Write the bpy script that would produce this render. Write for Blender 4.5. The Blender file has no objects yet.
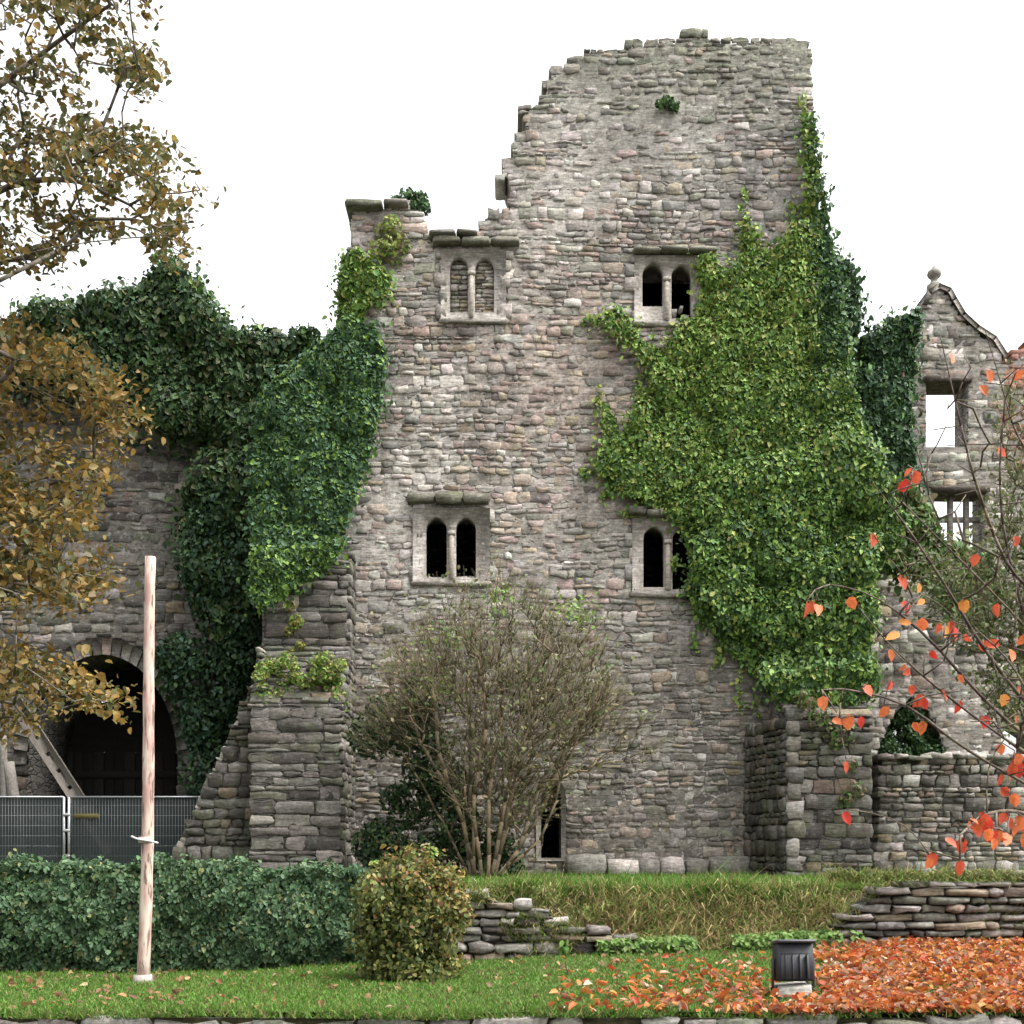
import bpy, math, random
import numpy as np
from mathutils import Vector
from mathutils.geometry import tessellate_polygon

rng = np.random.default_rng(7)
random.seed(7)
SC = bpy.context.scene
COL = SC.collection
F, HOR, CZ = 1200.0, 854.0, 1.6          # focal length in pixels, horizon row, eye height

# ------------------------------------------------------------------ camera
cam_d = bpy.data.cameras.new('camera')
cam = bpy.data.objects.new('camera', cam_d)
COL.objects.link(cam)
cam.location = (0, 0, CZ)
cam.rotation_euler = (math.radians(90), 0, 0)
cam_d.sensor_width = 36.0
cam_d.lens = F / 1024 * 36
cam_d.shift_y = (HOR - 512) / 1024
cam_d.clip_start = 0.1
cam_d.clip_end = 3000
SC.camera = cam

# ------------------------------------------------------------------ sky and sun (overcast)
world = bpy.data.worlds.new('World')
SC.world = world
world.use_nodes = True
wn, wl = world.node_tree.nodes, world.node_tree.links
wn.clear()
SUN_EL, SUN_AZ = 60.0, 105.0              # azimuth clockwise from +Y
sky = wn.new('ShaderNodeTexSky')
sky.sky_type = 'NISHITA'
sky.sun_disc = False
sky.sun_elevation = math.radians(SUN_EL)
sky.sun_rotation = math.radians(SUN_AZ)
sky.dust_density = 6.0
sky.air_density = 1.0
hs = wn.new('ShaderNodeHueSaturation')
hs.inputs['Saturation'].default_value = 0.12
bg = wn.new('ShaderNodeBackground')
bg.inputs['Strength'].default_value = 0.15
wo = wn.new('ShaderNodeOutputWorld')
wl.new(sky.outputs[0], hs.inputs['Color'])
wl.new(hs.outputs[0], bg.inputs['Color'])
wl.new(bg.outputs[0], wo.inputs[0])
sun_d = bpy.data.lights.new('sun', 'SUN')
sun_d.energy = 0.6
sun_d.angle = math.radians(40)
sun_d.color = (1.0, 0.97, 0.93)
sun = bpy.data.objects.new('sun', sun_d)
COL.objects.link(sun)
_el, _az = math.radians(SUN_EL), math.radians(SUN_AZ)
sun_dir = Vector((math.sin(_az) * math.cos(_el), math.cos(_az) * math.cos(_el), math.sin(_el)))
sun.location = sun_dir * 60
sun.rotation_euler = sun_dir.to_track_quat('Z', 'Y').to_euler()
SC.view_settings.view_transform = 'Standard'
SC.view_settings.look = 'None'
SC.view_settings.exposure = 1.88
SC.view_settings.gamma = 1.0

# ------------------------------------------------------------------ helpers
def P(px, py, d):
    return np.array([(px - 512) / F * d, d, CZ + (HOR - py) / F * d])
def PX(px, d): return (px - 512) / F * d
def PZ(py, d): return CZ + (HOR - py) / F * d
def poly_px(pts, d): return [(PX(x, d), PZ(y, d)) for x, y in pts]

def snoise(x, y, s=1.0, seed=0.0):
    x = np.asarray(x) * s + seed * 3.7; y = np.asarray(y) * s - seed * 1.9
    return (np.sin(1.7 * x + 1.3 * np.sin(1.1 * y + seed)) + np.sin(2.3 * y + 1.7 * np.sin(0.9 * x + 2 + seed))
            + 0.6 * np.sin(3.9 * x - 2.7 * y + 1) + 0.4 * np.sin(6.1 * x + 5.3 * y + 2 * np.sin(2.2 * x))) / 3.0

class Acc:
    """collects geometry for one mesh object"""
    def __init__(s): s.V = []; s.Fs = []; s.C = []; s.n = 0
    def add(s, V, faces, col=(.5, .5, .5)):
        V = np.asarray(V, float).reshape(-1, 3)
        for f in (faces if isinstance(faces, list) else [faces]):
            f = np.asarray(f, int)
            if f.size: s.Fs.append(f + s.n)
        c = np.asarray(col, float)
        if c.ndim == 1: c = np.tile(c, (len(V), 1))
        s.V.append(V); s.C.append(c); s.n += len(V)
        return s

WLOC = {}
def link(name, ob, parent=None, loc=(0, 0, 0)):
    COL.objects.link(ob)
    if parent is not None:
        ob.parent = parent
        WLOC[ob.name] = WLOC[parent.name]
    else:
        ob.location = loc
        WLOC[ob.name] = np.array(loc, float)
    return ob

def build(name, acc, mat, parent=None, loc=None, smooth=False):
    V = np.concatenate(acc.V); C = np.concatenate(acc.C)
    if parent is not None: L = WLOC[parent.name]
    elif loc is not None: L = np.array(loc, float)
    else: L = np.array([(V[:, 0].min() + V[:, 0].max()) / 2, (V[:, 1].min() + V[:, 1].max()) / 2, V[:, 2].min()])
    me = bpy.data.meshes.new(name)
    V = V - L
    me.vertices.add(len(V)); me.vertices.foreach_set('co', V.astype(np.float32).ravel())
    loops = np.concatenate([f.ravel() for f in acc.Fs])
    tot = np.concatenate([np.full(len(f), f.shape[1]) for f in acc.Fs])
    start = np.concatenate([[0], np.cumsum(tot)[:-1]])
    me.loops.add(len(loops)); me.loops.foreach_set('vertex_index', loops.astype(np.int32))
    me.polygons.add(len(tot))
    me.polygons.foreach_set('loop_start', start.astype(np.int32))
    me.polygons.foreach_set('loop_total', tot.astype(np.int32))
    if smooth: me.polygons.foreach_set('use_smooth', np.ones(len(tot), bool))
    me.update(calc_edges=True)
    at = me.color_attributes.new('Col', 'FLOAT_COLOR', 'POINT')
    at.data.foreach_set('color', np.c_[C, np.ones(len(C))].astype(np.float32).ravel())
    me.materials.append(mat)
    ob = bpy.data.objects.new(name, me)
    return link(name, ob, parent, tuple(L))

def tag(o, label=None, cat=None, group=None, kind=None):
    if label: o['label'] = label
    if cat: o['category'] = cat
    if group: o['group'] = group
    if kind: o['kind'] = kind
    return o
def thing(name, loc, label, cat, group=None):
    o = bpy.data.objects.new(name, None)
    o.empty_display_size = 0.2
    link(name, o, None, tuple(loc))
    return tag(o, label, cat, group)

# ---- solids
def prism(acc, loops, O, U, V, N, w0, w1, col=(.5, .5, .5)):
    """polygon with holes in (u,v) extruded from w0 to w1 along N"""
    O, U, V, N = [np.asarray(a, float) for a in (O, U, V, N)]
    tri = np.array(tessellate_polygon([[Vector((a, b, 0)) for a, b in l] for l in loops]))
    pts = np.array([p for l in loops for p in l])
    n = len(pts)
    A = O + pts[:, :1] * U + pts[:, 1:] * V + w0 * N
    B = O + pts[:, :1] * U + pts[:, 1:] * V + w1 * N
    q = []; k = 0
    for l in loops:
        m = len(l)
        for i in range(m):
            a, b = k + i, k + (i + 1) % m
            q.append((a, b, b + n, a + n))
        k += m
    acc.add(np.r_[A, B], [np.r_[tri, tri[:, ::-1] + n], np.array(q)], col)

def box(acc, c, s, col=(.5, .5, .5), bev=0.0, rz=0.0, rx=0.0):
    sx, sy, sz = [a / 2 for a in s]
    b = min(bev, sx * .9, sy * .9, sz * .9)
    V = []
    for z in (-1, 1):
        for ring in ((0, 1) if z < 0 else (1, 0)):
            e = b if ring == 0 else 0
            zz = z * (sz if ring == 0 else sz - b)
            X, Y = sx - e, sy - e
            c8 = [(X - b, -Y), (X, -Y + b), (X, Y - b), (X - b, Y), (-X + b, Y), (-X, Y - b), (-X, -Y + b), (-X + b, -Y)]
            V += [(p[0], p[1], zz) for p in c8]
    V = np.array(V)
    if rx:
        cx, sn = math.cos(rx), math.sin(rx); V = np.c_[V[:, 0], V[:, 1] * cx - V[:, 2] * sn, V[:, 1] * sn + V[:, 2] * cx]
    if rz:
        cx, sn = math.cos(rz), math.sin(rz); V = np.c_[V[:, 0] * cx - V[:, 1] * sn, V[:, 0] * sn + V[:, 1] * cx, V[:, 2]]
    V = V + np.asarray(c)
    q = [(r * 8 + i, r * 8 + (i + 1) % 8, r * 8 + 8 + (i + 1) % 8, r * 8 + 8 + i) for r in range(3) for i in range(8)]
    acc.add(V, [np.array(q), np.array([list(range(7, -1, -1)), list(range(24, 32))])], col)

def segs(acc, A, B, ra, rb, k=4, col=(.3, .25, .2)):
    """tapered prisms from A[i] to B[i]"""
    A, B = np.atleast_2d(A).astype(float), np.atleast_2d(B).astype(float)
    n = len(A)
    ra = np.broadcast_to(np.asarray(ra, float), (n,)); rb = np.broadcast_to(np.asarray(rb, float), (n,))
    d = B - A; d /= (np.linalg.norm(d, axis=1, keepdims=True) + 1e-9)
    h = np.where(np.abs(d[:, 2:3]) > .9, np.array([[1., 0, 0]]), np.array([[0, 0, 1.]]))
    x = np.cross(d, h); x /= np.linalg.norm(x, axis=1, keepdims=True); y = np.cross(d, x)
    an = np.arange(k) * 2 * math.pi / k
    dirs = x[:, None] * np.cos(an)[None, :, None] + y[:, None] * np.sin(an)[None, :, None]
    V = np.concatenate([A[:, None] + dirs * ra[:, None, None], B[:, None] + dirs * rb[:, None, None]], 1)
    i = np.arange(k); j = (i + 1) % k
    q = np.stack([i, j, j + k, i + k], 1)
    q = (q[None] + (np.arange(n) * 2 * k)[:, None, None]).reshape(-1, 4)
    c = np.asarray(col, float)
    if c.ndim == 2: c = np.repeat(c, 2 * k, 0)
    caps = np.stack([np.arange(k)[::-1], np.arange(k) + k])
    caps = (caps[None] + (np.arange(n) * 2 * k)[:, None, None]).reshape(-1, k)
    acc.add(V.reshape(-1, 3), [q, caps], c)

def tube(acc, pts, rad, k=8, col=(.3, .25, .2)):
    pts = np.asarray(pts, float); rad = np.broadcast_to(np.asarray(rad, float), (len(pts),))
    t = np.gradient(pts, axis=0); t /= np.linalg.norm(t, axis=1, keepdims=True)
    h = np.array([0, 1., 0]) if abs(t[0, 1]) < .8 else np.array([1., 0, 0])
    x = np.cross(t, h); x /= np.linalg.norm(x, axis=1, keepdims=True); y = np.cross(t, x)
    an = np.arange(k) * 2 * math.pi / k
    V = pts[:, None] + (x[:, None] * np.cos(an)[None, :, None] + y[:, None] * np.sin(an)[None, :, None]) * rad[:, None, None]
    n = len(pts); i = np.arange(k); j = (i + 1) % k
    q = np.concatenate([np.stack([r * k + i, r * k + j, r * k + k + j, r * k + k + i], 1) for r in range(n - 1)])
    caps = np.stack([i[::-1], (n - 1) * k + i])
    acc.add(V.reshape(-1, 3), [q, caps], col)

def spline(pts, n):
    pts = np.asarray(pts, float); m = len(pts)
    p = np.r_[2 * pts[:1] - pts[1:2], pts, 2 * pts[-1:] - pts[-2:-1]]
    out = []
    for t in np.linspace(0, m - 1 - 1e-6, n):
        i = int(t); u = t - i
        a, b, c, d = p[i], p[i + 1], p[i + 2], p[i + 3]
        out.append(.5 * (2 * b + (c - a) * u + (2 * a - 5 * b + 4 * c - d) * u * u + (3 * b - a - 3 * c + d) * u ** 3))
    return np.array(out)

# ---- polygons
def inside(poly, x, y):
    x, y = np.asarray(x, float), np.asarray(y, float); r = np.zeros(x.shape, bool)
    m = len(poly)
    for i in range(m):
        x0, y0 = poly[i]; x1, y1 = poly[(i + 1) % m]
        if y0 == y1: continue
        c = ((y0 > y) != (y1 > y)) & (x < (x1 - x0) * (y - y0) / (y1 - y0) + x0)
        r ^= c
    return r
def cuts(poly, v):
    xs = []
    m = len(poly)
    for i in range(m):
        x0, y0 = poly[i]; x1, y1 = poly[(i + 1) % m]
        if (y0 > v) != (y1 > v): xs.append((x1 - x0) * (v - y0) / (y1 - y0) + x0)
    xs.sort()
    return [(xs[i], xs[i + 1]) for i in range(0, len(xs) - 1, 2)]
def minus(iv, hs):
    for a, b in hs:
        o = []
        for p, q in iv:
            if b <= p or a >= q: o.append((p, q)); continue
            if a > p: o.append((p, a))
            if b < q: o.append((b, q))
        iv = o
    return [(p, q) for p, q in iv if q - p > .05]
def inset(poly, e):
    p = np.array(poly); m = len(p)
    area = sum(p[i][0] * p[(i + 1) % m][1] - p[(i + 1) % m][0] * p[i][1] for i in range(m))
    s = 1 if area > 0 else -1
    out = []
    for i in range(m):
        a = p[i] - p[i - 1]; b = p[(i + 1) % m] - p[i]
        n1 = np.array([-a[1], a[0]]) / (np.linalg.norm(a) + 1e-9); n2 = np.array([-b[1], b[0]]) / (np.linalg.norm(b) + 1e-9)
        n = n1 + n2; n /= max(np.linalg.norm(n), .5)
        out.append(tuple(p[i] + s * n * e))
    return out

# ---- masonry: every stone is modelled in its wall's own mesh
RING = np.array([(0, 0), (.5, 0), (1, 0), (1, .5), (1, 1), (.5, 1), (0, 1), (0, .5)])
SQ = []
for _r in range(2):
    for _i in range(8): SQ.append((_r * 8 + _i, _r * 8 + (_i + 1) % 8, _r * 8 + 8 + (_i + 1) % 8, _r * 8 + 8 + _i))
for _a in (0, 2, 4, 6): SQ.append((16 + _a, 16 + (_a + 1) % 8, 24, 16 + (_a - 1) % 8))
SQ = np.array(SQ)
def stones(acc, O, U, V, N, rects, prot, colr, deep, jit=.2, wob=0.0):
    R = np.asarray(rects, float)
    if not len(R): return
    n = len(R)
    O, U, V, N = [np.asarray(a, float) for a in (O, U, V, N)]
    w, h = R[:, 2], R[:, 3]
    e = np.minimum(.014, .16 * np.minimum(w, h)) * rng.uniform(.5, 1.4, n)
    jc = rng.uniform(-1, 1, (n, 8, 2)) * np.minimum(.032, jit * np.minimum(h, w * .7))[:, None, None]
    g = rng.uniform(.0, .009, n)
    uv0 = np.empty((n, 8, 2))
    uv0[:, :, 0] = R[:, 0:1] + g[:, None] + RING[:, 0] * (w - 2 * g)[:, None]
    uv0[:, :, 1] = R[:, 1:2] + g[:, None] + RING[:, 1] * (h - 2 * g)[:, None]
    ctr = np.stack([R[:, 0] + w / 2, R[:, 1] + h / 2], 1)
    corner = np.array([1, 0, 1, 0, 1, 0, 1, 0])[None, :, None]
    uv0 = uv0 + jc - corner * (uv0 - ctr[:, None]) * .05
    sg = np.sign(uv0 - ctr[:, None]) * (np.abs(RING - .5) > .1)[None]
    uv1 = uv0 - sg * (e * .25)[:, None, None]
    uv2 = uv0 - sg * (e * 1.1)[:, None, None] * (1 + .25 * corner)
    P3 = np.concatenate([uv0, uv1, uv2, ctr[:, None]], 1)
    pr = rng.uniform(prot[0], prot[1], n)
    dz = np.empty((n, 25))
    dz[:, :8] = -np.broadcast_to(np.asarray(deep, float), (n,))[:, None]
    dz[:, 8:16] = (pr * .55)[:, None]
    dz[:, 16:24] = pr[:, None] + rng.uniform(-.016, .012, (n, 8))
    dz[:, 24] = pr + rng.uniform(-.012, .012, n)
    u, v = P3[..., 0], P3[..., 1]
    if wob: v = v + wob * snoise(u, v * .4, .9, 1.3)
    X = O + u[..., None] * U + v[..., None] * V + dz[..., None] * N
    q = (SQ[None] + (np.arange(n) * 25)[:, None, None]).reshape(-1, 4)
    acc.add(X.reshape(-1, 3), q, np.repeat(np.asarray(colr), 25, 0))

def course(poly, holes=(), row=(.18, .32), ln=(.18, .55), rag=.05, split=(1, 2, 2, 3), step=.8):
    """coursed rubble: rectangles (u,v,w,h) and a flag for stones at the ends of a course"""
    ys = [p[1] for p in poly]
    ra_, rb_ = rag if isinstance(rag, tuple) else (rag, rag)
    v, top = min(ys), max(ys)
    out, end = [], []
    while v < top - .03:
        H = rng.uniform(*row); H = min(H, max(top - v, .06))
        # a hole only counts over the lower rows when the middle is in it
        iv = cuts(poly, v + H / 2)
        hs = []
        for ho in holes: hs += cuts(ho, v + H / 2)
        for (a, b) in minus(iv, hs):
            real_a = any(abs(a - p) < 1e-6 for p, q in iv); real_b = any(abs(b - q) < 1e-6 for p, q in iv)
            if real_a: a += rng.uniform(-ra_, ra_)
            if real_b: b += rng.uniform(-rb_, rb_)
            u = a
            while u < b - 1e-4:
                L = rng.uniform(.5, 1.7) * step / .8
                if b - (u + L) < .35: L = b - u
                k = int(rng.choice(split))
                if H < .15: k = 1
                hh = rng.uniform(.6, 1.4, k); hh = hh / hh.sum() * H
                vv = v
                for h in hh:
                    s = u
                    while s < u + L - 1e-4:
                        l = rng.uniform(*ln) * (.65 + .35 * h / .15)
                        if u + L - (s + l) < ln[0] * .7: l = u + L - s
                        out.append((s, vv, l, h))
                        end.append((real_a and s < a + .01) or (real_b and s + l > b - .01))
                        s += l
                    vv += h
                u += L
        v += H
    return np.array(out), np.array(end)

def mortar(acc, O, U, V, N, poly, holes=(), res=.06, base=.012, amp=.03, col=(.30, .28, .255), m=.12, extra=None):
    """weathered pointing that laps unevenly over the stones"""
    p = np.array(inset(poly, m)); lo, hi = p.min(0), p.max(0)
    nx, ny = int((hi[0] - lo[0]) / res) + 1, int((hi[1] - lo[1]) / res) + 1
    gu, gv = np.meshgrid(np.linspace(lo[0], hi[0], nx), np.linspace(lo[1], hi[1], ny))
    d = base + amp * (.55 * snoise(gu, gv, .8, 3) + .5 * snoise(gu, gv * 2.2, 2.6, 8)) + rng.uniform(-.35, .35, gu.shape) * amp
    if extra: d = d + extra(gu, gv)
    O, U, V, N = [np.asarray(a, float) for a in (O, U, V, N)]
    X = O + gu[..., None] * U + gv[..., None] * V + d[..., None] * N
    i = np.arange(nx * ny).reshape(ny, nx)
    q = np.stack([i[:-1, :-1], i[:-1, 1:], i[1:, 1:], i[1:, :-1]], -1).reshape(-1, 4)
    if callable(col): cbase = np.clip(col(gu.ravel(), gv.ravel()), 0, 1)
    else: cbase = np.array(col)
    cu, cv = gu[:-1, :-1].ravel() + res / 2, gv[:-1, :-1].ravel() + res / 2
    ok = inside([tuple(a) for a in p], cu, cv)
    for h in holes: ok &= ~inside(inset(h, -.06), cu, cv)
    k = rng.uniform(.85, 1.15, (nx * ny, 1)) * (1 + .15 * snoise(gu, gv, 1.1, 6)).reshape(-1, 1)
    acc.add(X.reshape(-1, 3), q[ok], cbase * k)

def palette(pal, wts, n, jitter=.14):
    pal = np.array(pal); i = rng.choice(len(pal), n, p=np.array(wts) / np.sum(wts))
    return np.clip(pal[i] * rng.uniform(1 - jitter, 1 + jitter, (n, 1)) * rng.uniform(.96, 1.04, (n, 3)), 0.004, .95)

GREY, PALE, PINK, TAN, DARK, GRN = (.31, .29, .265), (.53, .50, .465), (.365, .285, .248), (.39, .325, .24), (.16, .148, .136), (.23, .232, .185)
def col_generic(w=(4, 2, 1.5, 1, 1, .5), mul=1.0):
    def f(u, v): return palette([GREY, PALE, PINK, TAN, DARK, GRN], w, len(u)) * mul
    return f

def masonry(acc, O, U, V, N, poly, colf, holes=(), prot=(.012, .05), deep=.05, edge=.35, wob=.0, **kw):
    R, E = course(poly, holes, **kw)
    if not len(R): return
    stones(acc, O, U, V, N, R, prot, colf(R[:, 0] + R[:, 2] / 2, R[:, 1] + R[:, 3] / 2), np.where(E, edge, deep), wob=wob)

# ------------------------------------------------------------------ materials
def newmat(name):
    m = bpy.data.materials.new(name); m.use_nodes = True
    nt = m.node_tree; nt.nodes.clear()
    o = nt.nodes.new('ShaderNodeOutputMaterial'); p = nt.nodes.new('ShaderNodeBsdfPrincipled')
    nt.links.new(p.outputs[0], o.inputs[0])
    return m, nt, p, o
def nd(nt, t, **kw):
    n = nt.nodes.new(t)
    for k, v in kw.items():
        if k in n.inputs: n.inputs[k].default_value = v
        else: setattr(n, k, v)
    return n
def noise_fac(nt, scale, lo, hi, detail=5, vec=None, rough=.6):
    n = nd(nt, 'ShaderNodeTexNoise'); n.inputs['Scale'].default_value = scale; n.inputs['Detail'].default_value = detail
    n.inputs['Roughness'].default_value = rough
    r = nd(nt, 'ShaderNodeMapRange'); r.inputs['From Min'].default_value = lo; r.inputs['From Max'].default_value = hi
    if vec is not None: nt.links.new(vec, n.inputs['Vector'])
    nt.links.new(n.outputs['Fac'], r.inputs['Value'])
    return r.outputs[0], n.outputs['Fac']
def mix(nt, fac, a, b, blend='MIX'):
    m = nt.nodes.new('ShaderNodeMix'); m.data_type = 'RGBA'; m.blend_type = blend
    for s, v in ((m.inputs[0], fac), (m.inputs[6], a), (m.inputs[7], b)):
        if hasattr(v, 'links'): nt.links.new(v, s)
        elif isinstance(v, (int, float)): s.default_value = v
        else: s.default_value = (*v, 1) if len(v) == 3 else v
    return m.outputs[2]
def gen_vec(nt): return nt.nodes.new('ShaderNodeNewGeometry').outputs['Position']

def mat_stone(name, moss=.15, lichen=.35, stain=.5):
    m, nt, p, o = newmat(name)
    pos = gen_vec(nt)
    at = nd(nt, 'ShaderNodeAttribute', attribute_name='Col')
    f1, raw1 = noise_fac(nt, 22, .3, .7, vec=pos)
    c = mix(nt, f1, (.62, .62, .62), (1.25, 1.22, 1.18))
    c = mix(nt, 1.0, at.outputs['Color'], c, 'MULTIPLY')
    mb = nd(nt, 'ShaderNodeMapping'); mb.inputs['Scale'].default_value = (2.2, 2.2, 11); nt.links.new(pos, mb.inputs['Vector'])
    fb, rawb = noise_fac(nt, 2.4, .34, .66, vec=mb.outputs[0], detail=6)
    c = mix(nt, 1.0, c, mix(nt, fb, (.66, .65, .64), (1.26, 1.25, 1.23)), 'MULTIPLY')
    mv = nd(nt, 'ShaderNodeMapping'); mv.inputs['Scale'].default_value = (1.6, 1.6, .16); nt.links.new(pos, mv.inputs['Vector'])
    fv, _ = noise_fac(nt, 1.3, .5, .74, vec=mv.outputs[0], detail=5)
    c = mix(nt, fv, c, mix(nt, 1.0, c, (.62, .61, .58), 'MULTIPLY'))
    fl, _ = noise_fac(nt, 9, .56, .70, vec=pos, detail=8)
    ml = nd(nt, 'ShaderNodeMath', operation='MULTIPLY'); nt.links.new(fl, ml.inputs[0]); ml.inputs[1].default_value = lichen
    c = mix(nt, ml.outputs[0], c, (.50, .50, .46))
    fs, _ = noise_fac(nt, 1.1, .45, .72, vec=pos, detail=6)
    ms = nd(nt, 'ShaderNodeMath', operation='MULTIPLY'); nt.links.new(fs, ms.inputs[0]); ms.inputs[1].default_value = stain
    c = mix(nt, ms.outputs[0], c, mix(nt, 1.0, c, (.48, .47, .45), 'MULTIPLY'))
    fm, _ = noise_fac(nt, 3.2, .55, .7, vec=pos, detail=8)
    mm = nd(nt, 'ShaderNodeMath', operation='MULTIPLY'); nt.links.new(fm, mm.inputs[0]); mm.inputs[1].default_value = moss
    c = mix(nt, mm.outputs[0], c, (.10, .12, .045))
    nt.links.new(c, p.inputs['Base Color'])
    p.inputs['Roughness'].default_value = .92
    p.inputs['Specular IOR Level'].default_value = .2
    b = nd(nt, 'ShaderNodeBump'); b.inputs['Strength'].default_value = .55; b.inputs['Distance'].default_value = .025
    f2, raw2 = noise_fac(nt, 34, 0, 1, vec=pos, detail=8, rough=.7)
    av = nd(nt, 'ShaderNodeMath', operation='ADD'); nt.links.new(raw2, av.inputs[0]); nt.links.new(rawb, av.inputs[1]); nt.links.new(av.outputs[0], b.inputs['Height']); nt.links.new(b.outputs[0], p.inputs['Normal'])
    return m

def mat_rubble(name, a, b_, scale=3.2):
    """mortar and rubble core: irregular stones as cells"""
    m, nt, p, o = newmat(name)
    pos = gen_vec(nt)
    mp = nd(nt, 'ShaderNodeMapping'); mp.inputs['Scale'].default_value = (1, 1, 2.6)
    nt.links.new(pos, mp.inputs['Vector'])
    v1 = nd(nt, 'ShaderNodeTexVoronoi'); v1.inputs['Scale'].default_value = scale
    v2 = nd(nt, 'ShaderNodeTexVoronoi', feature='DISTANCE_TO_EDGE'); v2.inputs['Scale'].default_value = scale
    nt.links.new(mp.outputs[0], v1.inputs['Vector']); nt.links.new(mp.outputs[0], v2.inputs['Vector'])
    sp = nd(nt, 'ShaderNodeSeparateColor'); nt.links.new(v1.outputs['Color'], sp.inputs[0])
    c = mix(nt, sp.outputs[0], a, b_)
    f1, raw = noise_fac(nt, 18, .3, .7, vec=pos)
    c = mix(nt, 1.0, c, mix(nt, f1, (.7, .7, .7), (1.2, 1.2, 1.2)), 'MULTIPLY')
    nt.links.new(c, p.inputs['Base Color']); p.inputs['Roughness'].default_value = .95
    p.inputs['Specular IOR Level'].default_value = .15
    r = nd(nt, 'ShaderNodeMapRange'); r.inputs['From Max'].default_value = .12; nt.links.new(v2.outputs['Distance'], r.inputs['Value'])
    ad = nd(nt, 'ShaderNodeMath', operation='MULTIPLY_ADD'); nt.links.new(raw, ad.inputs[0]); ad.inputs[1].default_value = .5; nt.links.new(r.outputs[0], ad.inputs[2])
    b = nd(nt, 'ShaderNodeBump'); b.inputs['Strength'].default_value = .8; b.inputs['Distance'].default_value = .06
    nt.links.new(ad.outputs[0], b.inputs['Height']); nt.links.new(b.outputs[0], p.inputs['Normal'])
    return m

def mat_leaf(name, rough=.5, trans=.25, spec=.4):
    m, nt, p, o = newmat(name)
    at = nd(nt, 'ShaderNodeAttribute', attribute_name='Col')
    f1, _ = noise_fac(nt, 40, .3, .7, vec=gen_vec(nt), detail=2)
    c = mix(nt, 1.0, at.outputs['Color'], mix(nt, f1, (.78, .78, .78), (1.15, 1.15, 1.1)), 'MULTIPLY')
    nt.links.new(c, p.inputs['Base Color'])
    p.inputs['Roughness'].default_value = rough; p.inputs['Specular IOR Level'].default_value = spec
    t = nd(nt, 'ShaderNodeBsdfTranslucent'); nt.links.new(c, t.inputs['Color'])
    mx = nd(nt, 'ShaderNodeMixShader'); mx.inputs[0].default_value = trans
    nt.links.new(p.outputs[0], mx.inputs[1]); nt.links.new(t.outputs[0], mx.inputs[2]); nt.links.new(mx.outputs[0], o.inputs[0])
    return m

def mat_attr(name, rough=.85, spec=.2, nscale=30, lo=.7, hi=1.2, bump=.4, metal=0., stretch=None):
    m, nt, p, o = newmat(name)
    pos = gen_vec(nt)
    if stretch:
        mp = nd(nt, 'ShaderNodeMapping'); mp.inputs['Scale'].default_value = stretch; nt.links.new(pos, mp.inputs['Vector']); pos = mp.outputs[0]
    at = nd(nt, 'ShaderNodeAttribute', attribute_name='Col')
    f1, raw = noise_fac(nt, nscale, .3, .7, vec=pos)
    c = mix(nt, 1.0, at.outputs['Color'], mix(nt, f1, (lo,) * 3, (hi,) * 3), 'MULTIPLY')
    nt.links.new(c, p.inputs['Base Color'])
    p.inputs['Roughness'].default_value = rough; p.inputs['Specular IOR Level'].default_value = spec; p.inputs['Metallic'].default_value = metal
    if bump:
        b = nd(nt, 'ShaderNodeBump'); b.inputs['Strength'].default_value = bump; b.inputs['Distance'].default_value = .01
        nt.links.new(raw, b.inputs['Height']); nt.links.new(b.outputs[0], p.inputs['Normal'])
    return m

def mat_soil(name, a, b_, scale=3):
    m, nt, p, o = newmat(name)
    pos = gen_vec(nt)
    f1, _ = noise_fac(nt, scale, .35, .65, vec=pos)
    f2, raw = noise_fac(nt, scale * 14, .3, .7, vec=pos)
    c = mix(nt, f1, a, b_)
    c = mix(nt, 1.0, c, mix(nt, f2, (.6, .6, .6), (1.3, 1.3, 1.3)), 'MULTIPLY')
    nt.links.new(c, p.inputs['Base Color']); p.inputs['Roughness'].default_value = .95; p.inputs['Specular IOR Level'].default_value = .1
    b = nd(nt, 'ShaderNodeBump'); b.inputs['Strength'].default_value = .6; b.inputs['Distance'].default_value = .03
    nt.links.new(raw, b.inputs['Height']); nt.links.new(b.outputs[0], p.inputs['Normal'])
    return m

M_TOWER = mat_stone('tower_rubble_stone', moss=.12, lichen=.45, stain=.45)
M_DARKST = mat_stone('weathered_dark_stone', moss=.5, lichen=.25, stain=.6)
M_DRY = mat_stone('dry_wall_stone', moss=.2, lichen=.4, stain=.4)
M_DRESS = mat_stone('dressed_window_stone', moss=.08, lichen=.3, stain=.5)
M_CORE = mat_rubble('rubble_core', (.33, .305, .27), (.22, .205, .185))
M_CORE_DK = mat_rubble('dark_rubble_core', (.14, .13, .115), (.09, .085, .075))
M_LEAF = mat_leaf('leaf', .55, .34, .3)
M_IVY = mat_leaf('ivy_leaf', .58, .2, .3)
M_GRASS = mat_leaf('grass_blade', .6, .3, .2)
M_BARK = mat_attr('bark', nscale=26, lo=.6, hi=1.25, bump=.6)
M_WOOD = mat_attr('weathered_timber', nscale=14, lo=.6, hi=1.25, stretch=(6, 6, .7))
M_METAL = mat_attr('galvanised_steel', rough=.45, spec=.5, metal=.7, bump=.05)
M_BLACK = mat_attr('black_painted_metal', rough=.5, spec=.4, nscale=18, lo=.75, hi=1.3, bump=.12)
M_PAINT = mat_attr('painted_surface', rough=.7, nscale=20, lo=.75, hi=1.15, bump=.15)
M_SOIL = mat_soil('lawn_soil', (.05, .075, .02), (.075, .07, .03))
M_BANK = mat_soil('bank_soil', (.07, .075, .028), (.13, .10, .05))
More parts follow.
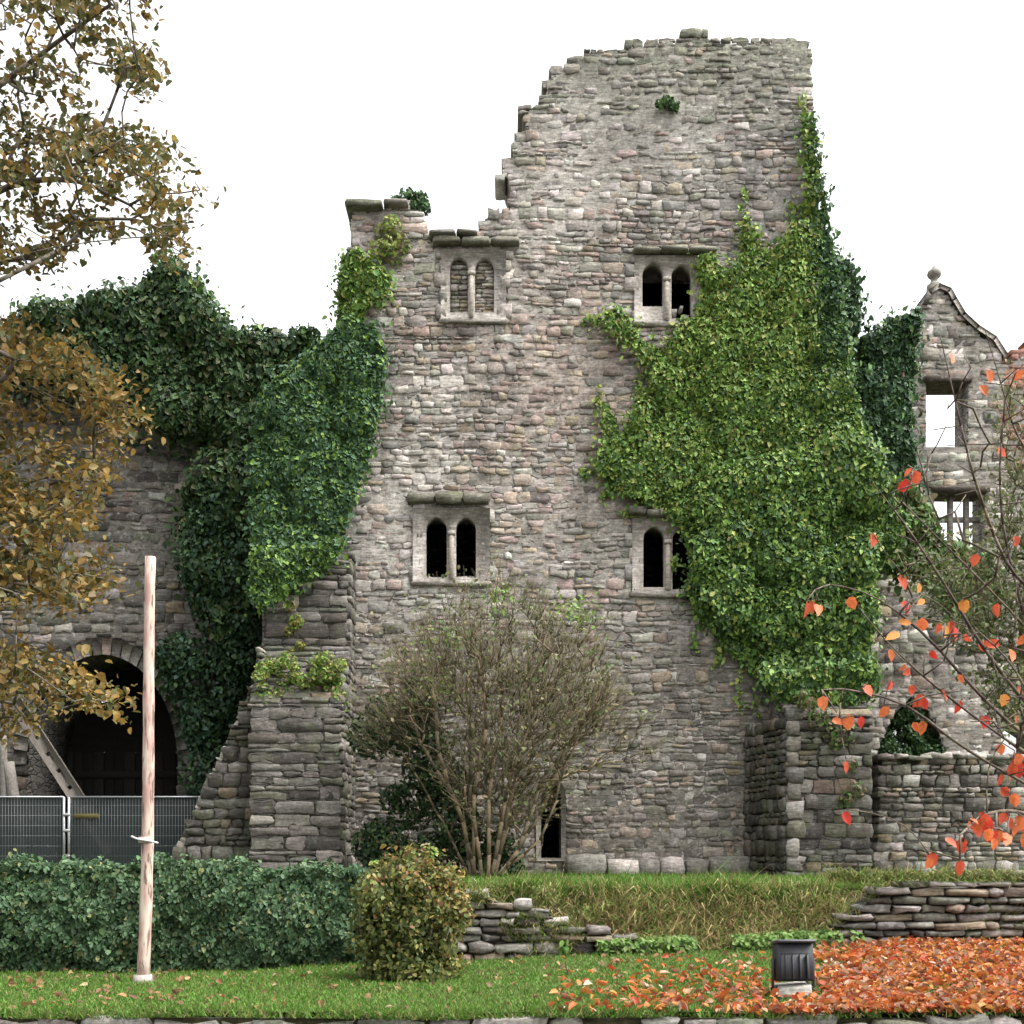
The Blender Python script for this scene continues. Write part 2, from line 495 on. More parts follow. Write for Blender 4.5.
M_ROAD = mat_soil('asphalt', (.05, .05, .052), (.065, .063, .06), 6)

# ------------------------------------------------------------------ foliage tools
def leaves(acc, pts, nrm, size, cols, droop=.7, wid=.72, fold=.18, sj=.35, nj=.55):
    pts = np.asarray(pts, float); n = len(pts)
    if not n: return
    N = np.asarray(nrm, float) + rng.normal(0, nj, (n, 3)); N /= np.linalg.norm(N, axis=1, keepdims=True) + 1e-9
    t = rng.normal(0, 1, (n, 3)) + np.array([0, 0, -2.2 * droop])
    t -= N * (t * N).sum(1, keepdims=True); t /= np.linalg.norm(t, axis=1, keepdims=True) + 1e-9
    s = np.cross(N, t)
    sz = size * rng.uniform(1 - sj, 1 + sj, n); w = sz * wid * rng.uniform(.8, 1.2, n)
    fo = sz * fold * rng.uniform(.3, 1.6, n)
    def at(a, b, c): return pts + t * (a * sz)[:, None] + s * (b * w)[:, None] + N * (c * fo)[:, None]
    V = np.stack([at(-.5, 0, 0), at(.55, 0, -.7), at(-.28, .45, .5), at(.15, .42, .3), at(-.28, -.45, .5), at(.15, -.42, .3)], 1)
    q = np.array([(0, 1, 3, 2), (0, 4, 5, 1)])
    q = (q[None] + (np.arange(n) * 6)[:, None, None]).reshape(-1, 4)
    acc.add(V.reshape(-1, 3), q, np.repeat(np.asarray(cols), 6, 0))

def sample_poly(poly, n, edge_soft=0.0):
    p = np.array(poly); lo, hi = p.min(0), p.max(0)
    out = np.empty((0, 2))
    while len(out) < n:
        q = rng.uniform(lo, hi, (n * 3, 2)); q = q[inside(poly, q[:, 0], q[:, 1])]
        out = np.r_[out, q]
    return out[:n]

def ivy(acc, poly, y, n, size, colf, rad=(.25, .55), nclump=120, flat=.55, bed=.35, lift=.06, droop=.8, ragged=.12):
    """leaves over bulging clumps on a wall plane facing -Y at depth y; poly in world (x,z)"""
    c = sample_poly(poly, nclump); r = rng.uniform(*rad, nclump)
    q = sample_poly(poly, n)
    q = q + rng.normal(0, ragged, q.shape) * (rng.random((n, 1)) < .35)
    d2 = ((q[:, None] - c[None]) ** 2).sum(2)
    hgt = np.sqrt(np.clip(r[None] ** 2 - d2, 0, None)) * flat
    k = hgt.argmax(1); h = hgt[np.arange(n), k]
    nb = np.zeros((n, 3)); dd = q - c[k]
    nb[:, 0] = dd[:, 0] / r[k]; nb[:, 2] = dd[:, 1] / r[k] + .35; nb[:, 1] = -np.maximum(.35, h / (r[k] * flat + 1e-6))
    nb[h <= 0] = (0, -1, .35)
    depth = lift + h * np.where(rng.random(n) < bed, rng.uniform(.2, .9, n), rng.uniform(.9, 1.12, n)) + rng.uniform(0, .06, n)
    pts = np.c_[q[:, 0], y - depth, q[:, 1]]
    leaves(acc, pts, nb, size, colf(q[:, 0], q[:, 1], n), droop=droop, sj=.5)

def puffs(acc, C, R, n, size, colf, fill=.35, droop=.5, up=.35, sq=(1, 1, 1), nj=.6):
    """leaves on and in clumps (centres C, radii R)"""
    C = np.asarray(C, float); R = np.asarray(R, float); sq = np.array(sq)
    k = rng.choice(len(C), n, p=R ** 2 / (R ** 2).sum())
    d = rng.normal(0, 1, (n, 3)); d /= np.linalg.norm(d, axis=1, keepdims=True)
    rr = np.where(rng.random(n) < fill, rng.random(n) ** .5, rng.uniform(.88, 1.1, n))
    pts = C[k] + d * (R[k] * rr)[:, None] * sq
    leaves(acc, pts, d + np.array([0, 0, up]), size, colf(pts, n), droop=droop, nj=nj)

def grow(base_nodes, ends, alpha=.3, minstep=.12, down=.6):
    """joins every end point to the growing skeleton; returns nodes, parents, and load"""
    nodes = [np.array(b, float) for b, _ in base_nodes]; par = [p for _, p in base_nodes]
    plen = []
    for i, b in enumerate(nodes): plen.append(0 if par[i] < 0 else plen[par[i]] + np.linalg.norm(b - nodes[par[i]]))
    root = nodes[0]
    order = np.argsort(np.linalg.norm(np.asarray(ends) - root, axis=1))
    tips = []
    for e in np.asarray(ends)[order]:
        A = np.array(nodes); d = np.linalg.norm(A - e, axis=1)
        j = int(np.argmin(d + alpha * np.array(plen) + down * np.maximum(0, A[:, 2] - e[2])))
        st = nodes[j]; L = np.linalg.norm(e - st)
        m = max(1, int(L / max(minstep, L / 5)))
        prev = j
        sag = rng.normal(0, .08 * L, 3) + np.array([0, 0, .06 * L])
        for s in range(1, m + 1):
            t = s / m
            p = st + (e - st) * t + sag * math.sin(math.pi * t)
            nodes.append(p); par.append(prev); plen.append(plen[prev] + np.linalg.norm(p - nodes[prev])); prev = len(nodes) - 1
        tips.append(prev)
    n = len(nodes); load = np.zeros(n)
    load[tips] = 1
    for i in range(n - 1, 0, -1):
        if par[i] >= 0: load[par[i]] += load[i]
    return np.array(nodes), np.array(par), np.maximum(load, .6)

def draw_tree(acc, nodes, par, load, r_tip, power=.42, rmax=9, k=5, colf=None):
    r = np.minimum(r_tip * load ** power, rmax)
    i = np.where(par >= 0)[0]
    cols = colf(len(i), r[i]) if colf else np.tile((.16, .13, .10), (len(i), 1))
    segs(acc, nodes[par[i]], nodes[i], np.minimum(r[par[i]], r[i] * 1.35), r[i], k, cols)

def pal_leaf(pal, w, jitter=.25):
    def f(*a): return palette(pal, w, a[-1], jitter)
    return f

def grass(acc, X, Y, Z, h, w, cols, lean=.5, bias=(0, 0, 0)):
    n = len(X)
    b = np.c_[X, Y, Z]
    a = rng.uniform(0, 2 * math.pi, n)
    s = np.c_[np.cos(a), np.sin(a), np.zeros(n)] * (w * rng.uniform(.6, 1.4, n))[:, None]
    H = h * rng.uniform(.5, 1.4, n)
    le = rng.normal(0, lean, (n, 3)); le[:, 2] = 1; le = le + np.array(bias)
    le /= np.linalg.norm(le, axis=1, keepdims=True)
    mid = b + le * (H * .55)[:, None]
    le2 = le + rng.normal(0, lean * .6, (n, 3)) + np.array([0, 0, -.35]) + np.array(bias) * .5
    tip = mid + le2 * (H * .5)[:, None]
    V = np.stack([b - s, b + s, mid + s * .7, mid - s * .7, tip], 1)
    i = (np.arange(n) * 5)[:, None, None]
    acc.add(V.reshape(-1, 3), [(np.array([[(0, 1, 2, 3)]]) + i).reshape(-1, 4), (np.array([[(3, 2, 4)]]) + i).reshape(-1, 3)], np.repeat(cols, 5, 0))

# ================================================================== GROUND
TZ = 1.18                                   # terrace level at the foot of the castle
def lawn_z(x, y):
    x = np.asarray(x, float); y = np.asarray(y, float)
    sl = np.clip(.06 + .045 * x, -.12, .26)
    return .41 + np.clip((y - 9) / 4.7, 0, 1.1) * sl + .018 * snoise(x, y, 1.3)
def sheet(name, x0, x1, y0, y1, nx, ny, zf, mat):
    gx, gy = np.meshgrid(np.linspace(x0, x1, nx), np.linspace(y0, y1, ny))
    a = Acc(); i = np.arange((nx) * (ny)).reshape(ny, nx)
    q = np.stack([i[:-1, :-1], i[:-1, 1:], i[1:, 1:], i[1:, :-1]], -1).reshape(-1, 4)
    a.add(np.c_[gx.ravel(), gy.ravel(), zf(gx, gy).ravel()], q)
    o = build(name, a, mat, smooth=True)
    return tag(o, kind='structure')
sheet('road', -400, 400, -200, 9.6, 2, 2, lambda x, y: x * 0, M_ROAD)
sheet('lawn', -20, 20, 8.99, 14.2, 160, 40, lawn_z, M_SOIL)
sheet('terrace', -900, 900, 14.0, 1500, 2, 2, lambda x, y: x * 0 + TZ, M_SOIL)
def bank_edge(x): return 13.35 + .12 * snoise(x, x * .3, .8, 2)
def bank_z(x, y):
    t = np.clip((y - 13.15) / .9, 0, 1)
    lo = lawn_z(x, np.minimum(y, 13.7)) - .05
    tt = np.clip(t * 1.35, 0, 1); tt = tt * tt * (3 - 2 * tt)
    return lo + (TZ + .004 - lo) * tt + .03 * snoise(x, y, 3.1, 4) * np.sin(math.pi * tt)
sheet('grass_bank', -40, 40, 13.15, 14.05, 400, 12, bank_z, M_BANK)

# ================================================================== CASTLE TOWER
D = 24.0
tower_px = [(344, 892), (342, 500), (343, 300), (348, 212), (372, 205), (400, 203), (426, 207), (429, 238), (455, 236), (478, 234), (481, 216), (505, 206), (512, 193),
            (501, 178), (498, 164), (513, 152), (508, 141), (523, 129), (517, 118), (524, 108), (541, 97), (543, 80), (561, 64), (581, 53),
            (610, 46), (650, 41), (678, 39), (697, 30), (716, 39), (745, 41), (762, 37), (778, 40), (788, 35), (811, 38), (814, 130), (820, 240), (828, 400), (838, 892)]
tp = poly_px(tower_px, D)
TOWER = thing('castle_tower', (PX(590, D), D, TZ), 'tall ruined rubble stone keep with ragged broken top and paired arched windows', 'castle tower')
def rect(x0, y0, x1, y1, d=D): return [(PX(x0, d), PZ(y1, d)), (PX(x1, d), PZ(y1, d)), (PX(x1, d), PZ(y0, d)), (PX(x0, d), PZ(y0, d))]
def arch(x0, y0, x1, y1, d=D, rise=.55, n=9, point=0.0):
    """an arched light: px box, head from y0, springing after rise*width"""
    cx, hw = (x0 + x1) / 2, (x1 - x0) / 2
    sp = y0 + 2 * hw * rise
    pts = [(x0, y1), (x1, y1)]
    for i in range(n + 1):
        a = math.pi * i / n
        pts.append((cx + hw * math.cos(a), sp - (sp - y0) * (math.sin(a) ** .85) - point * max(0, 1 - abs(math.cos(a)) * 3)))
    return poly_px(pts, d)
WINS = [  # surround box, lights, hood, blocked
    dict(box=(441, 251, 506, 320), lights=[(450, 259, 468, 314), (475, 260, 494, 314)], hood=(432, 240, 520, 248), blocked=True, point=1),
    dict(box=(634, 257, 700, 323), lights=[(642, 265, 663, 308), (671, 267, 691, 320)], hood=(632, 250, 716, 256), blocked=False, point=3),
    dict(box=(413, 509, 490, 582), lights=[(426, 519, 447, 578), (456, 519, 476, 578)], hood=(408, 494, 490, 505), blocked=False, point=3),
    dict(box=(632, 519, 702, 593), lights=[(643, 528, 664, 588), (672, 530, 693, 590)], hood=(627, 508, 683, 517), blocked=False, point=2),
]
holes = [rect(*w['box']) for w in WINS]
door_hole = arch(541, 784, 561, 858, rise=.75, point=2)
door_out = arch(536, 778, 566, 861, rise=.7, point=2)
gx_holes = holes + [door_out]

def tower_mortar(u, v):
    px = u / D * F + 512; py = HOR - (v - CZ) / D * F
    c = np.tile(np.array([.335, .322, .298]), (len(u), 1))
    def blend(c, m, t): return c * (1 - m[:, None]) + np.array(t) * m[:, None]
    wob = .35 * snoise(u, v, 1.2, 4)
    c = blend(c, np.clip((150 - py) / 100 + wob, 0, 1) * .75, (.235, .24, .19))
    c = blend(c, np.clip(np.exp(-((px - 560) / 110) ** 2 - ((py - 390) / 130) ** 2) + wob * .6, 0, 1) * .55, (.36, .29, .255))
    c = blend(c, np.clip(np.exp(-((px - 560) / 60) ** 2 - ((py - 190) / 80) ** 2) + np.exp(-((px - 420) / 60) ** 2 - ((py - 520) / 90) ** 2), 0, 1) * .8, (.46, .435, .40))
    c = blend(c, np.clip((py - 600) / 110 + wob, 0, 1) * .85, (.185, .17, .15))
    c = blend(c, np.clip((px - 690) / 50 + wob, 0, 1) * np.clip((py - 110) / 50, 0, 1) * np.clip((300 - py) / 60, 0, 1) * .7, (.24, .23, .22))
    return c
def tower_col(u, v):
    n = len(u); px = u / D * F + 512; py = HOR - (v - CZ) / D * F
    w = np.tile(np.array([4.0, 1.8, 1.6, .9, .8, .4]), (n, 1))        # grey pale pink tan dark green
    top = np.clip((150 - py) / 90, 0, 1) * np.clip((px - 520) / 60, .3, 1)
    w[:, 5] += top * 7; w[:, 2] *= 1 - .9 * top; w[:, 3] *= 1 - .8 * top; w[:, 4] += top * 1.5; w[:, 1] *= 1 - .6 * top
    pl = np.exp(-((px - 560) / 70) ** 2 - ((py - 190) / 80) ** 2) + .8 * np.exp(-((px - 430) / 60) ** 2 - ((py - 520) / 110) ** 2)
    w[:, 1] += pl * 6
    pk = np.exp(-((px - 560) / 110) ** 2 - ((py - 400) / 150) ** 2)
    w[:, 2] += pk * 4; w[:, 3] += pk * 1.2
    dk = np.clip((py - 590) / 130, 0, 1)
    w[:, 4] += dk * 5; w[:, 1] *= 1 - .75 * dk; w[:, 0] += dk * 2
    rt = np.clip((px - 690) / 50, 0, 1) * np.clip((py - 120) / 40, 0, 1) * np.clip((290 - py) / 40, 0, 1)
    w[:, 0] += rt * 4; w[:, 1] *= 1 - .6 * rt
    pal = np.array([GREY, PALE, PINK, TAN, DARK, GRN])
    cum = np.cumsum(w / w.sum(1, keepdims=True), 1)
    k = (rng.random((n, 1)) > cum).sum(1).clip(0, 5)
    blot = 1 + .22 * snoise(u, v, 1.4, 5)
    return np.clip((.72 * pal[k] + .28 * tower_mortar(u, v)) * rng.uniform(.82, 1.18, (n, 1)) * blot[:, None] * rng.uniform(.96, 1.04, (n, 3)), .01, .8)

body = Acc()
ti = inset(tp, .10)
front_loops = [ti] + holes + [door_hole]
prism(body, front_loops, (0, D, 0), (1, 0, 0), (0, 0, 1), (0, 1, 0), 0, 1.1)
# closed keep behind the front wall: side walls, back wall and an added slab shutting out skylight
xl, xr, zt = PX(346, D), PX(826, D), PZ(243, D)
for x0, x1, y0, y1 in ((xl, xl + .9, D + 1.1, D + 8), (xr - .9, xr, D + 1.1, D + 8), (xl + .9, xr - .9, D + 7.1, D + 8)):
    box(body, ((x0 + x1) / 2, (y0 + y1) / 2, (TZ - .4 + zt) / 2), (x1 - x0, y1 - y0, zt - TZ + .4))
box(body, ((xl + xr) / 2, D + 4.1, zt - .15), (xr - xl - 1.8, 5.98, .3))
build('rubble_core', body, M_CORE, TOWER)
face = Acc()
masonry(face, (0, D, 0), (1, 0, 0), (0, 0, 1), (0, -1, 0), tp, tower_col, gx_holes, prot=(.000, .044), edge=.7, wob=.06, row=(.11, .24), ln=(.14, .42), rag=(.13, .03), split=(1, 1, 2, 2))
# plinth course along the foot
R = []
u = PX(566, D)
while u < PX(748, D):
    l = rng.uniform(.4, .9); R.append((u, TZ - .1, l, rng.uniform(.42, .52))); u += l
R = np.array(R); stones(face, (0, D, 0), (1, 0, 0), (0, 0, 1), (0, -1, 0), R, (.24, .32), palette([PALE, GREY], (2, 1), len(R)) * .8, .05)
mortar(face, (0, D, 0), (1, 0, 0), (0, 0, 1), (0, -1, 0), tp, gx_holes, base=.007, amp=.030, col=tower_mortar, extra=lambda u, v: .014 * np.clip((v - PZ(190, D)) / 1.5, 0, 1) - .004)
build('stone_face', face, M_TOWER, TOWER)

def window(w):
    a = Acc(); x0, y0, x1, y1 = w['box']
    ls = [arch(*l, point=w['point']) for l in w['lights']]
    prism(a, [rect(x0, y0, x1, y1)] + ls, (0, D, 0), (1, 0, 0), (0, 0, 1), (0, -1, 0), .07, -.24, (.37, .345, .32))
    # long-and-short jamb blocks either side, standing a little proud
    z, ztop = PZ(y1, D), PZ(y0, D)
    R = []
    while z < ztop - .08:
        h = min(rng.uniform(.22, .36), ztop - z)
        for sgn, xe in ((-1, PX(w['lights'][0][0] - 2, D)), (1, PX(w['lights'][1][2] + 2, D))):
            l = rng.uniform(.14, .2) if rng.random() < .5 else rng.uniform(.24, .36)
            R.append((xe - l if sgn < 0 else xe, z, l, h))
        z += h
    R = np.array(R)
    stones(a, (0, D, 0), (1, 0, 0), (0, 0, 1), (0, -1, 0), R, (.062, .074), palette([(.38, .36, .33), (.33, .31, .29), (.30, .29, .26)], (2, 2, 1), len(R), .1), .02, jit=.04)
    o = build('window', a, M_DRESS, TOWER)
    m = Acc()                                       # slim shaft between the lights
    mx = (w['lights'][0][2] + w['lights'][1][0]) / 2
    p0, p1 = P(mx, w['box'][3] - 3, D - .10), P(mx, w['lights'][0][1] + 16, D - .10)
    box(m, (p0 + p1) / 2, (.10, .07, p1[2] - p0[2]), (.42, .38, .33), .025)
    box(m, p1 + np.array([0, 0, .04]), (.16, .09, .09), (.42, .39, .35), .02)
    build('mullion', m, M_DRESS, o)
    s = Acc(); b = w['box']
    R = [(PX(b[0] - 3, D), PZ(b[3] + 5, D), PX(b[2] + 3, D) - PX(b[0] - 3, D), .13)]
    stones(s, (0, D, 0), (1, 0, 0), (0, 0, 1), (0, -1, 0), R, (.085, .095), [(.33, .31, .28)], .02, jit=.1)
    build('sill', s, M_DRESS, o)
    h = Acc(); hx0, hy0, hx1, hy1 = w['hood']
    n = 3; xs = np.linspace(PX(hx0, D), PX(hx1, D), n + 1)
    R = [(xs[i], PZ(hy1, D) - (.05 * i if w is WINS[3] else 0), xs[i + 1] - xs[i], PZ(hy0, D) - PZ(hy1, D)) for i in range(n)]
    stones(h, (0, D, 0), (1, 0, 0), (0, 0, 1), (0, -1, 0), R, (.18, .24), palette([(.19, .185, .15)], [1], n, .12), .02, jit=.1)
    build('hood_mould', h, M_DARKST, o)
    if w['blocked']:
        f = Acc()
        for l in ls:
            masonry(f, (0, D + .11, 0), (1, 0, 0), (0, 0, 1), (0, -1, 0), [(x, z) for x, z in l], col_generic((3, 2, 0, 1, .3, 1), 1.0), prot=(.02, .05), row=(.14, .2), ln=(.14, .3), rag=0)
        prism(f, [rect(x0 + 2, y0 + 2, x1 - 2, y1 - 2)], (0, D + .13, 0), (1, 0, 0), (0, 0, 1), (0, 1, 0), 0, .2, (.3, .28, .25))
        f_o = build('blocking_stones', f, M_DARKST, o)
    return o
for w in WINS: window(w)
# broken tracery stub in the upper right window
st = Acc()
for (px, py, s) in ((674, 313, .13), (681, 309, .10), (686, 318, .12)):
    c = P(px, py, D - .02); stones(st, (c[0], c[1], c[2]), (1, 0, 0), (0, 0, 1), (0, -1, 0), [(-s / 2, -s / 2, s, s)], (.05, .06), [(.45, .43, .4)], .12)
build('broken_tracery', st, M_DRESS, TOWER)
# slit doorway
dr = Acc()
prism(dr, [door_out, door_hole], (0, D, 0), (1, 0, 0), (0, 0, 1), (0, -1, 0), .05, -.05, (.20, .185, .165))
build('doorway', dr, M_DARKST, TOWER)

# ---- left buttress: two stages with a mossy weathering, and a raking wing wall
def face_frame(p0, p1):
    """vertical panel through two ground points: origin, U, V, N (normal on the camera's side)"""
    p0, p1 = np.array([p0[0], p0[1], 0.]), np.array([p1[0], p1[1], 0.])
    U = p1 - p0; L = np.linalg.norm(U); U /= L
    N = np.array([U[1], -U[0], 0.])
    return p0, U, np.array([0, 0, 1.]), N, L
DKW = (4, .5, .1, .12, 2.5, 1.2)
bt, bc = Acc(), Acc()
bxl, bxr = PX(249, 22.3), PX(342, 22.3)
y_lo, y_hi = 22.3, 23.25
z1, z2, z3 = PZ(704, y_lo), PZ(648, y_hi), PZ(560, y_hi)
zb = TZ - .15
prof = [(y_lo, zb), (y_lo, z1), (y_hi, z2), (y_hi, z3), (24.0, z3 + .45), (24.05, zb)]
prism(bc, [prof], (bxl + .05, 0, 0), (0, 1, 0), (0, 0, 1), (1, 0, 0), 0, bxr - bxl - .1)
cf = col_generic(DKW, .62)
O, U, V, N, L = face_frame((bxl, y_lo), (bxr, y_lo))
masonry(bt, O, U, V, N, [(0, zb), (L, zb), (L, z1), (0, z1)], cf, row=(.16, .28), ln=(.25, .75), rag=.03, split=(1, 1, 2), prot=(.006, .032), edge=.12)
O, U, V, N, L = face_frame((bxl + .1, y_hi), (bxr, y_hi))
masonry(bt, O, U, V, N, [(0, z2 - .1), (L, z2 - .1), (L, z3), (0, z3)], cf, row=(.2, .32), ln=(.25, .6), rag=.04, split=(1, 2), prot=(.012, .05), edge=.12)
O, U, V, N, L = face_frame((bxr, y_lo), (bxr, 24.0))
masonry(bt, O, U, V, N, [(0, zb), (L, zb), (L, z3 + .3), (y_hi - y_lo, z3), (y_hi - y_lo, z2), (0, z1)], cf, row=(.22, .34), ln=(.2, .5), rag=.02, split=(1, 2), prot=(.02, .05), edge=.05)
# sloping weathering courses
sl = np.array([0, y_hi - y_lo, z2 - z1]); SL = np.linalg.norm(sl); Vv = sl / SL; Nn = np.array([0, -Vv[2], Vv[1]])
masonry(bt, (bxl, y_lo, z1), (1, 0, 0), Vv, Nn, [(0, 0), (bxr - bxl, 0), (bxr - bxl, SL), (0, SL)], col_generic((2, .3, .2, .6, 1.5, 3), .55), row=(.24, .34), ln=(.3, .6), prot=(.02, .07), rag=.03, edge=.05)
build('buttress_core', bc, M_CORE_DK, TOWER)
b1 = build('buttress', bt, M_DARKST, TOWER); b1['label'] = 'dark two stage buttress with mossy sloping ledge'
rk, rc = Acc(), Acc()
dr_ = 22.9
rp = poly_px([(262, 892), (160, 892), (172, 862), (252, 682), (262, 640)], dr_)
prism(rc, [inset(rp, .08)], (0, dr_, 0), (1, 0, 0), (0, 0, 1), (0, 1, 0), 0, 1.1)
masonry(rk, (0, dr_, 0), (1, 0, 0), (0, 0, 1), (0, -1, 0), rp, col_generic((3, .6, .1, .2, 3, 1.2), .55), row=(.18, .32), ln=(.16, .4), rag=.06, edge=.9, prot=(.02, .09), split=(1, 1, 2))
# pale lichened stones up the rake
a0, a1 = P(170, 868, dr_), P(253, 684, dr_)
Vv = (a1 - a0); Lr = np.linalg.norm(Vv); Vv /= Lr; Nn = np.array([Vv[2] * -1, 0, Vv[0]])
masonry(rk, a0 + np.array([0, .05, 0]), (0, 1, 0), Vv, Nn, [(0, 0), (1.0, 0), (1.0, Lr), (0, Lr)], col_generic((2, 4, 0, .2, 2, 1), .95), row=(.22, .3), ln=(.25, .5), rag=.04, prot=(.02, .09), edge=.1)
build('wing_wall_core', rc, M_CORE_DK, TOWER)
build('wing_wall', rk, M_DARKST, TOWER)

# ---- right buttress
rb, rbc = Acc(), Acc()
fx0, fx1, fy = PX(786, 22.2), PX(872, 22.2), 22.2
ix = PX(746, 24.0)
ztr = PZ(716, 22.2)
prof = [(fx0 + .04, fy + .02), (fx1 - .04, fy + .02), (fx1 + .1, 24.6), (ix + .04, 24.0)]
prism(rbc, [prof], (0, 0, 0), (1, 0, 0), (0, 1, 0), (0, 0, 1), zb, ztr)
top = [(fy + .02, ztr), (24.1, ztr), (24.1, ztr + 1.18)]
prism(rbc, [top], (fx0 + .1, 0, 0), (0, 1, 0), (0, 0, 1), (1, 0, 0), 0, fx1 - fx0 - .2)
cfr = col_generic((3.5, .8, .5, 1, 1.6, 2), .56)
O, U, V, N, L = face_frame((fx0, fy), (fx1, fy))
masonry(rb, O, U, V, N, [(0, zb), (L, zb), (L, ztr), (0, ztr)], cfr, row=(.17, .3), ln=(.2, .55), rag=.02, split=(1, 1, 2), prot=(.012, .045), edge=.1)
# long pale quoins at the front corner
R = []; z = zb
while z < ztr: h = rng.uniform(.24, .4); R.append((0, z, rng.uniform(.18, .36), h)); z += h
stones(rb, O, U, V, N, R, (.065, .08), palette([PALE, GREY, GRN], (1, 2, 1), len(R)) * .62, .02, jit=.1)
O, U, V, N, L = face_frame((ix, 24.0), (fx0, fy))
masonry(rb, O, U, V, N, [(0, zb), (L, zb), (L, ztr), (0, ztr)], col_generic((2, .2, .2, .5, 2.5, 4), .48), row=(.2, .32), ln=(.16, .34), rag=.02, split=(1, 2), prot=(.03, .07), edge=.1)
sl = np.array([0, 24.1 - fy, 1.2]); SL = np.linalg.norm(sl); Vv = sl / SL; Nn = np.array([0, -Vv[2], Vv[1]])
masonry(rb, (fx0, fy, ztr), (1, 0, 0), Vv, Nn, [(0, 0), (fx1 - fx0, 0), (fx1 - fx0, SL), (0, SL)], cfr, row=(.2, .32), ln=(.25, .55), prot=(.02, .06), rag=.03, edge=.05, split=(1, 1, 2))
build('buttress_core', rbc, M_CORE_DK, TOWER)
b2 = build('buttress', rb, M_DARKST, TOWER); b2['label'] = 'splayed corner buttress with pale corner stones'

# ---- ledge coping on the broken left shoulder
for r_ in ([(PX(346, D), PZ(212, D), .75, .14), (PX(384, D), PZ(209, D), .5, .12)], [(PX(429, D), PZ(240, D), .55, .12), (PX(456, D), PZ(239, D), .45, .1)]):
    cp = Acc()
    stones(cp, (0, D, 0), (1, 0, 0), (0, 0, 1), (0, -1, 0), r_, (.2, .26), palette([GREY, GRN], (1, 1), 2) * .8, .8, jit=.1)
    build('coping', cp, M_DARKST, TOWER)

# ================================================================== GATE WALL (left) with its arch and boarded gate
DG = 25.5
gp = poly_px([(-330, 892), (338, 892), (338, 345), (262, 360), (205, 335), (150, 318), (60, 330), (-330, 345)], DG)
def arch_loop(cx, hw, sp, crown, bot, d, n=16):
    pts = [(cx - hw, bot), (cx + hw, bot)]
    for i in range(n + 1):
        a = math.pi * i / n; pts.append((cx + hw * math.cos(a), sp - (sp - crown) * math.sin(a)))
    return poly_px(pts, d)
g_in = arch_loop(104, 74, 765, 652, 885, DG)
g_out = arch_loop(104, 88, 765, 638, 885, DG)
GATEW = thing('gatehouse_wall', (PX(104, DG), DG, TZ), 'dark grey ruined curtain wall with wide round gateway arch left of the keep', 'wall')
gc = Acc(); prism(gc, [inset(gp, .08), g_in], (0, DG, 0), (1, 0, 0), (0, 0, 1), (0, 1, 0), 0, 2.6)
build('rubble_core', gc, M_CORE_DK, GATEW)
gf = Acc()
masonry(gf, (0, DG, 0), (1, 0, 0), (0, 0, 1), (0, -1, 0), gp, col_generic((4, 1.0, .4, .5, 2, 1), .56), [g_out], row=(.18, .32), ln=(.2, .5), wob=.04, edge=.5, split=(1, 1, 2))
mortar(gf, (0, DG, 0), (1, 0, 0), (0, 0, 1), (0, -1, 0), gp, [g_out], res=.08, col=(.17, .16, .145))
build('stone_face', gf, M_TOWER, GATEW)
vr = Acc()
for (xa, xb) in ((15, 30), (178, 193)):
    masonry(vr, (0, DG, 0), (1, 0, 0), (0, 0, 1), (0, -1, 0), poly_px([(xa, 890), (xb, 890), (xb, 765), (xa, 765)], DG), col_generic((2, .3, .6, .3, 2, .5), .5), row=(.25, .4), ln=(.2, .35), split=(1, 1), prot=(.05, .1), deep=.2, edge=.2)
n = 26
for i in range(n):
    a0, a1 = math.pi * i / n, math.pi * (i + 1) / n
    q = []
    for (hw, cr, a) in ((75, 656, a0), (89, 638, a0), (89, 638, a1), (75, 656, a1)):
        q.append((104 + hw * math.cos(a), 765 - (765 - cr) * math.sin(a)))
    q = poly_px(q, DG)
    prism(vr, [inset(q, .012)], (0, DG, 0), (1, 0, 0), (0, 0, 1), (0, -1, 0), rng.uniform(.1, .15), -.2, palette([GREY, DARK, PINK], (3, 2, .6), 1)[0] * .5)
build('arch_ring', vr, M_DARKST, GATEW)
# boarded gate set back in the passage, with daylight slots under the vault
GY = DG + 2.2
gate = thing('timber_gate', (PX(104, GY), GY, TZ), 'dark boarded timber gate closing the round stone archway', 'gate')
tb = Acc()
slots = [[(46, 741), (52, 732), (56, 734), (50, 744)], [(57, 727), (63, 719), (67, 722), (61, 731)], [(68, 716), (76, 708), (79, 712), (72, 720)],
         [(82, 706), (92, 698), (95, 705), (86, 710)], [(98, 699), (103, 692), (109, 693), (108, 701), (102, 703)]]
tl = poly_px([(18, 752), (190, 752), (190, 610), (18, 610)], GY)
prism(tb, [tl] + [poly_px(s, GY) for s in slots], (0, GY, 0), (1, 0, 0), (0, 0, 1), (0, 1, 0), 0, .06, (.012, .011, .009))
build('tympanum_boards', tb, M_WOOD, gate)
bk = Acc(); box(bk, (PX(104, GY), GY + .08, (TZ + PZ(752, GY)) / 2), (172 / F * GY, .04, PZ(752, GY) - TZ - .02), (.01, .009, .008)); build('light_block_board', bk, M_WOOD, gate)  # added board that stops daylight slits between the planks
x = 20
while x < 188:
    wd = rng.uniform(9, 13)
    lf = Acc(); c0 = P(x + wd / 2, 752, GY)
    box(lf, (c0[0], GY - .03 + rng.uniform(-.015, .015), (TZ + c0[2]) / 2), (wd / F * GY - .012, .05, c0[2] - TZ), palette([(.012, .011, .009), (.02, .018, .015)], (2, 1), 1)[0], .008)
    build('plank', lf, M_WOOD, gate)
    x += wd
gr = Acc()
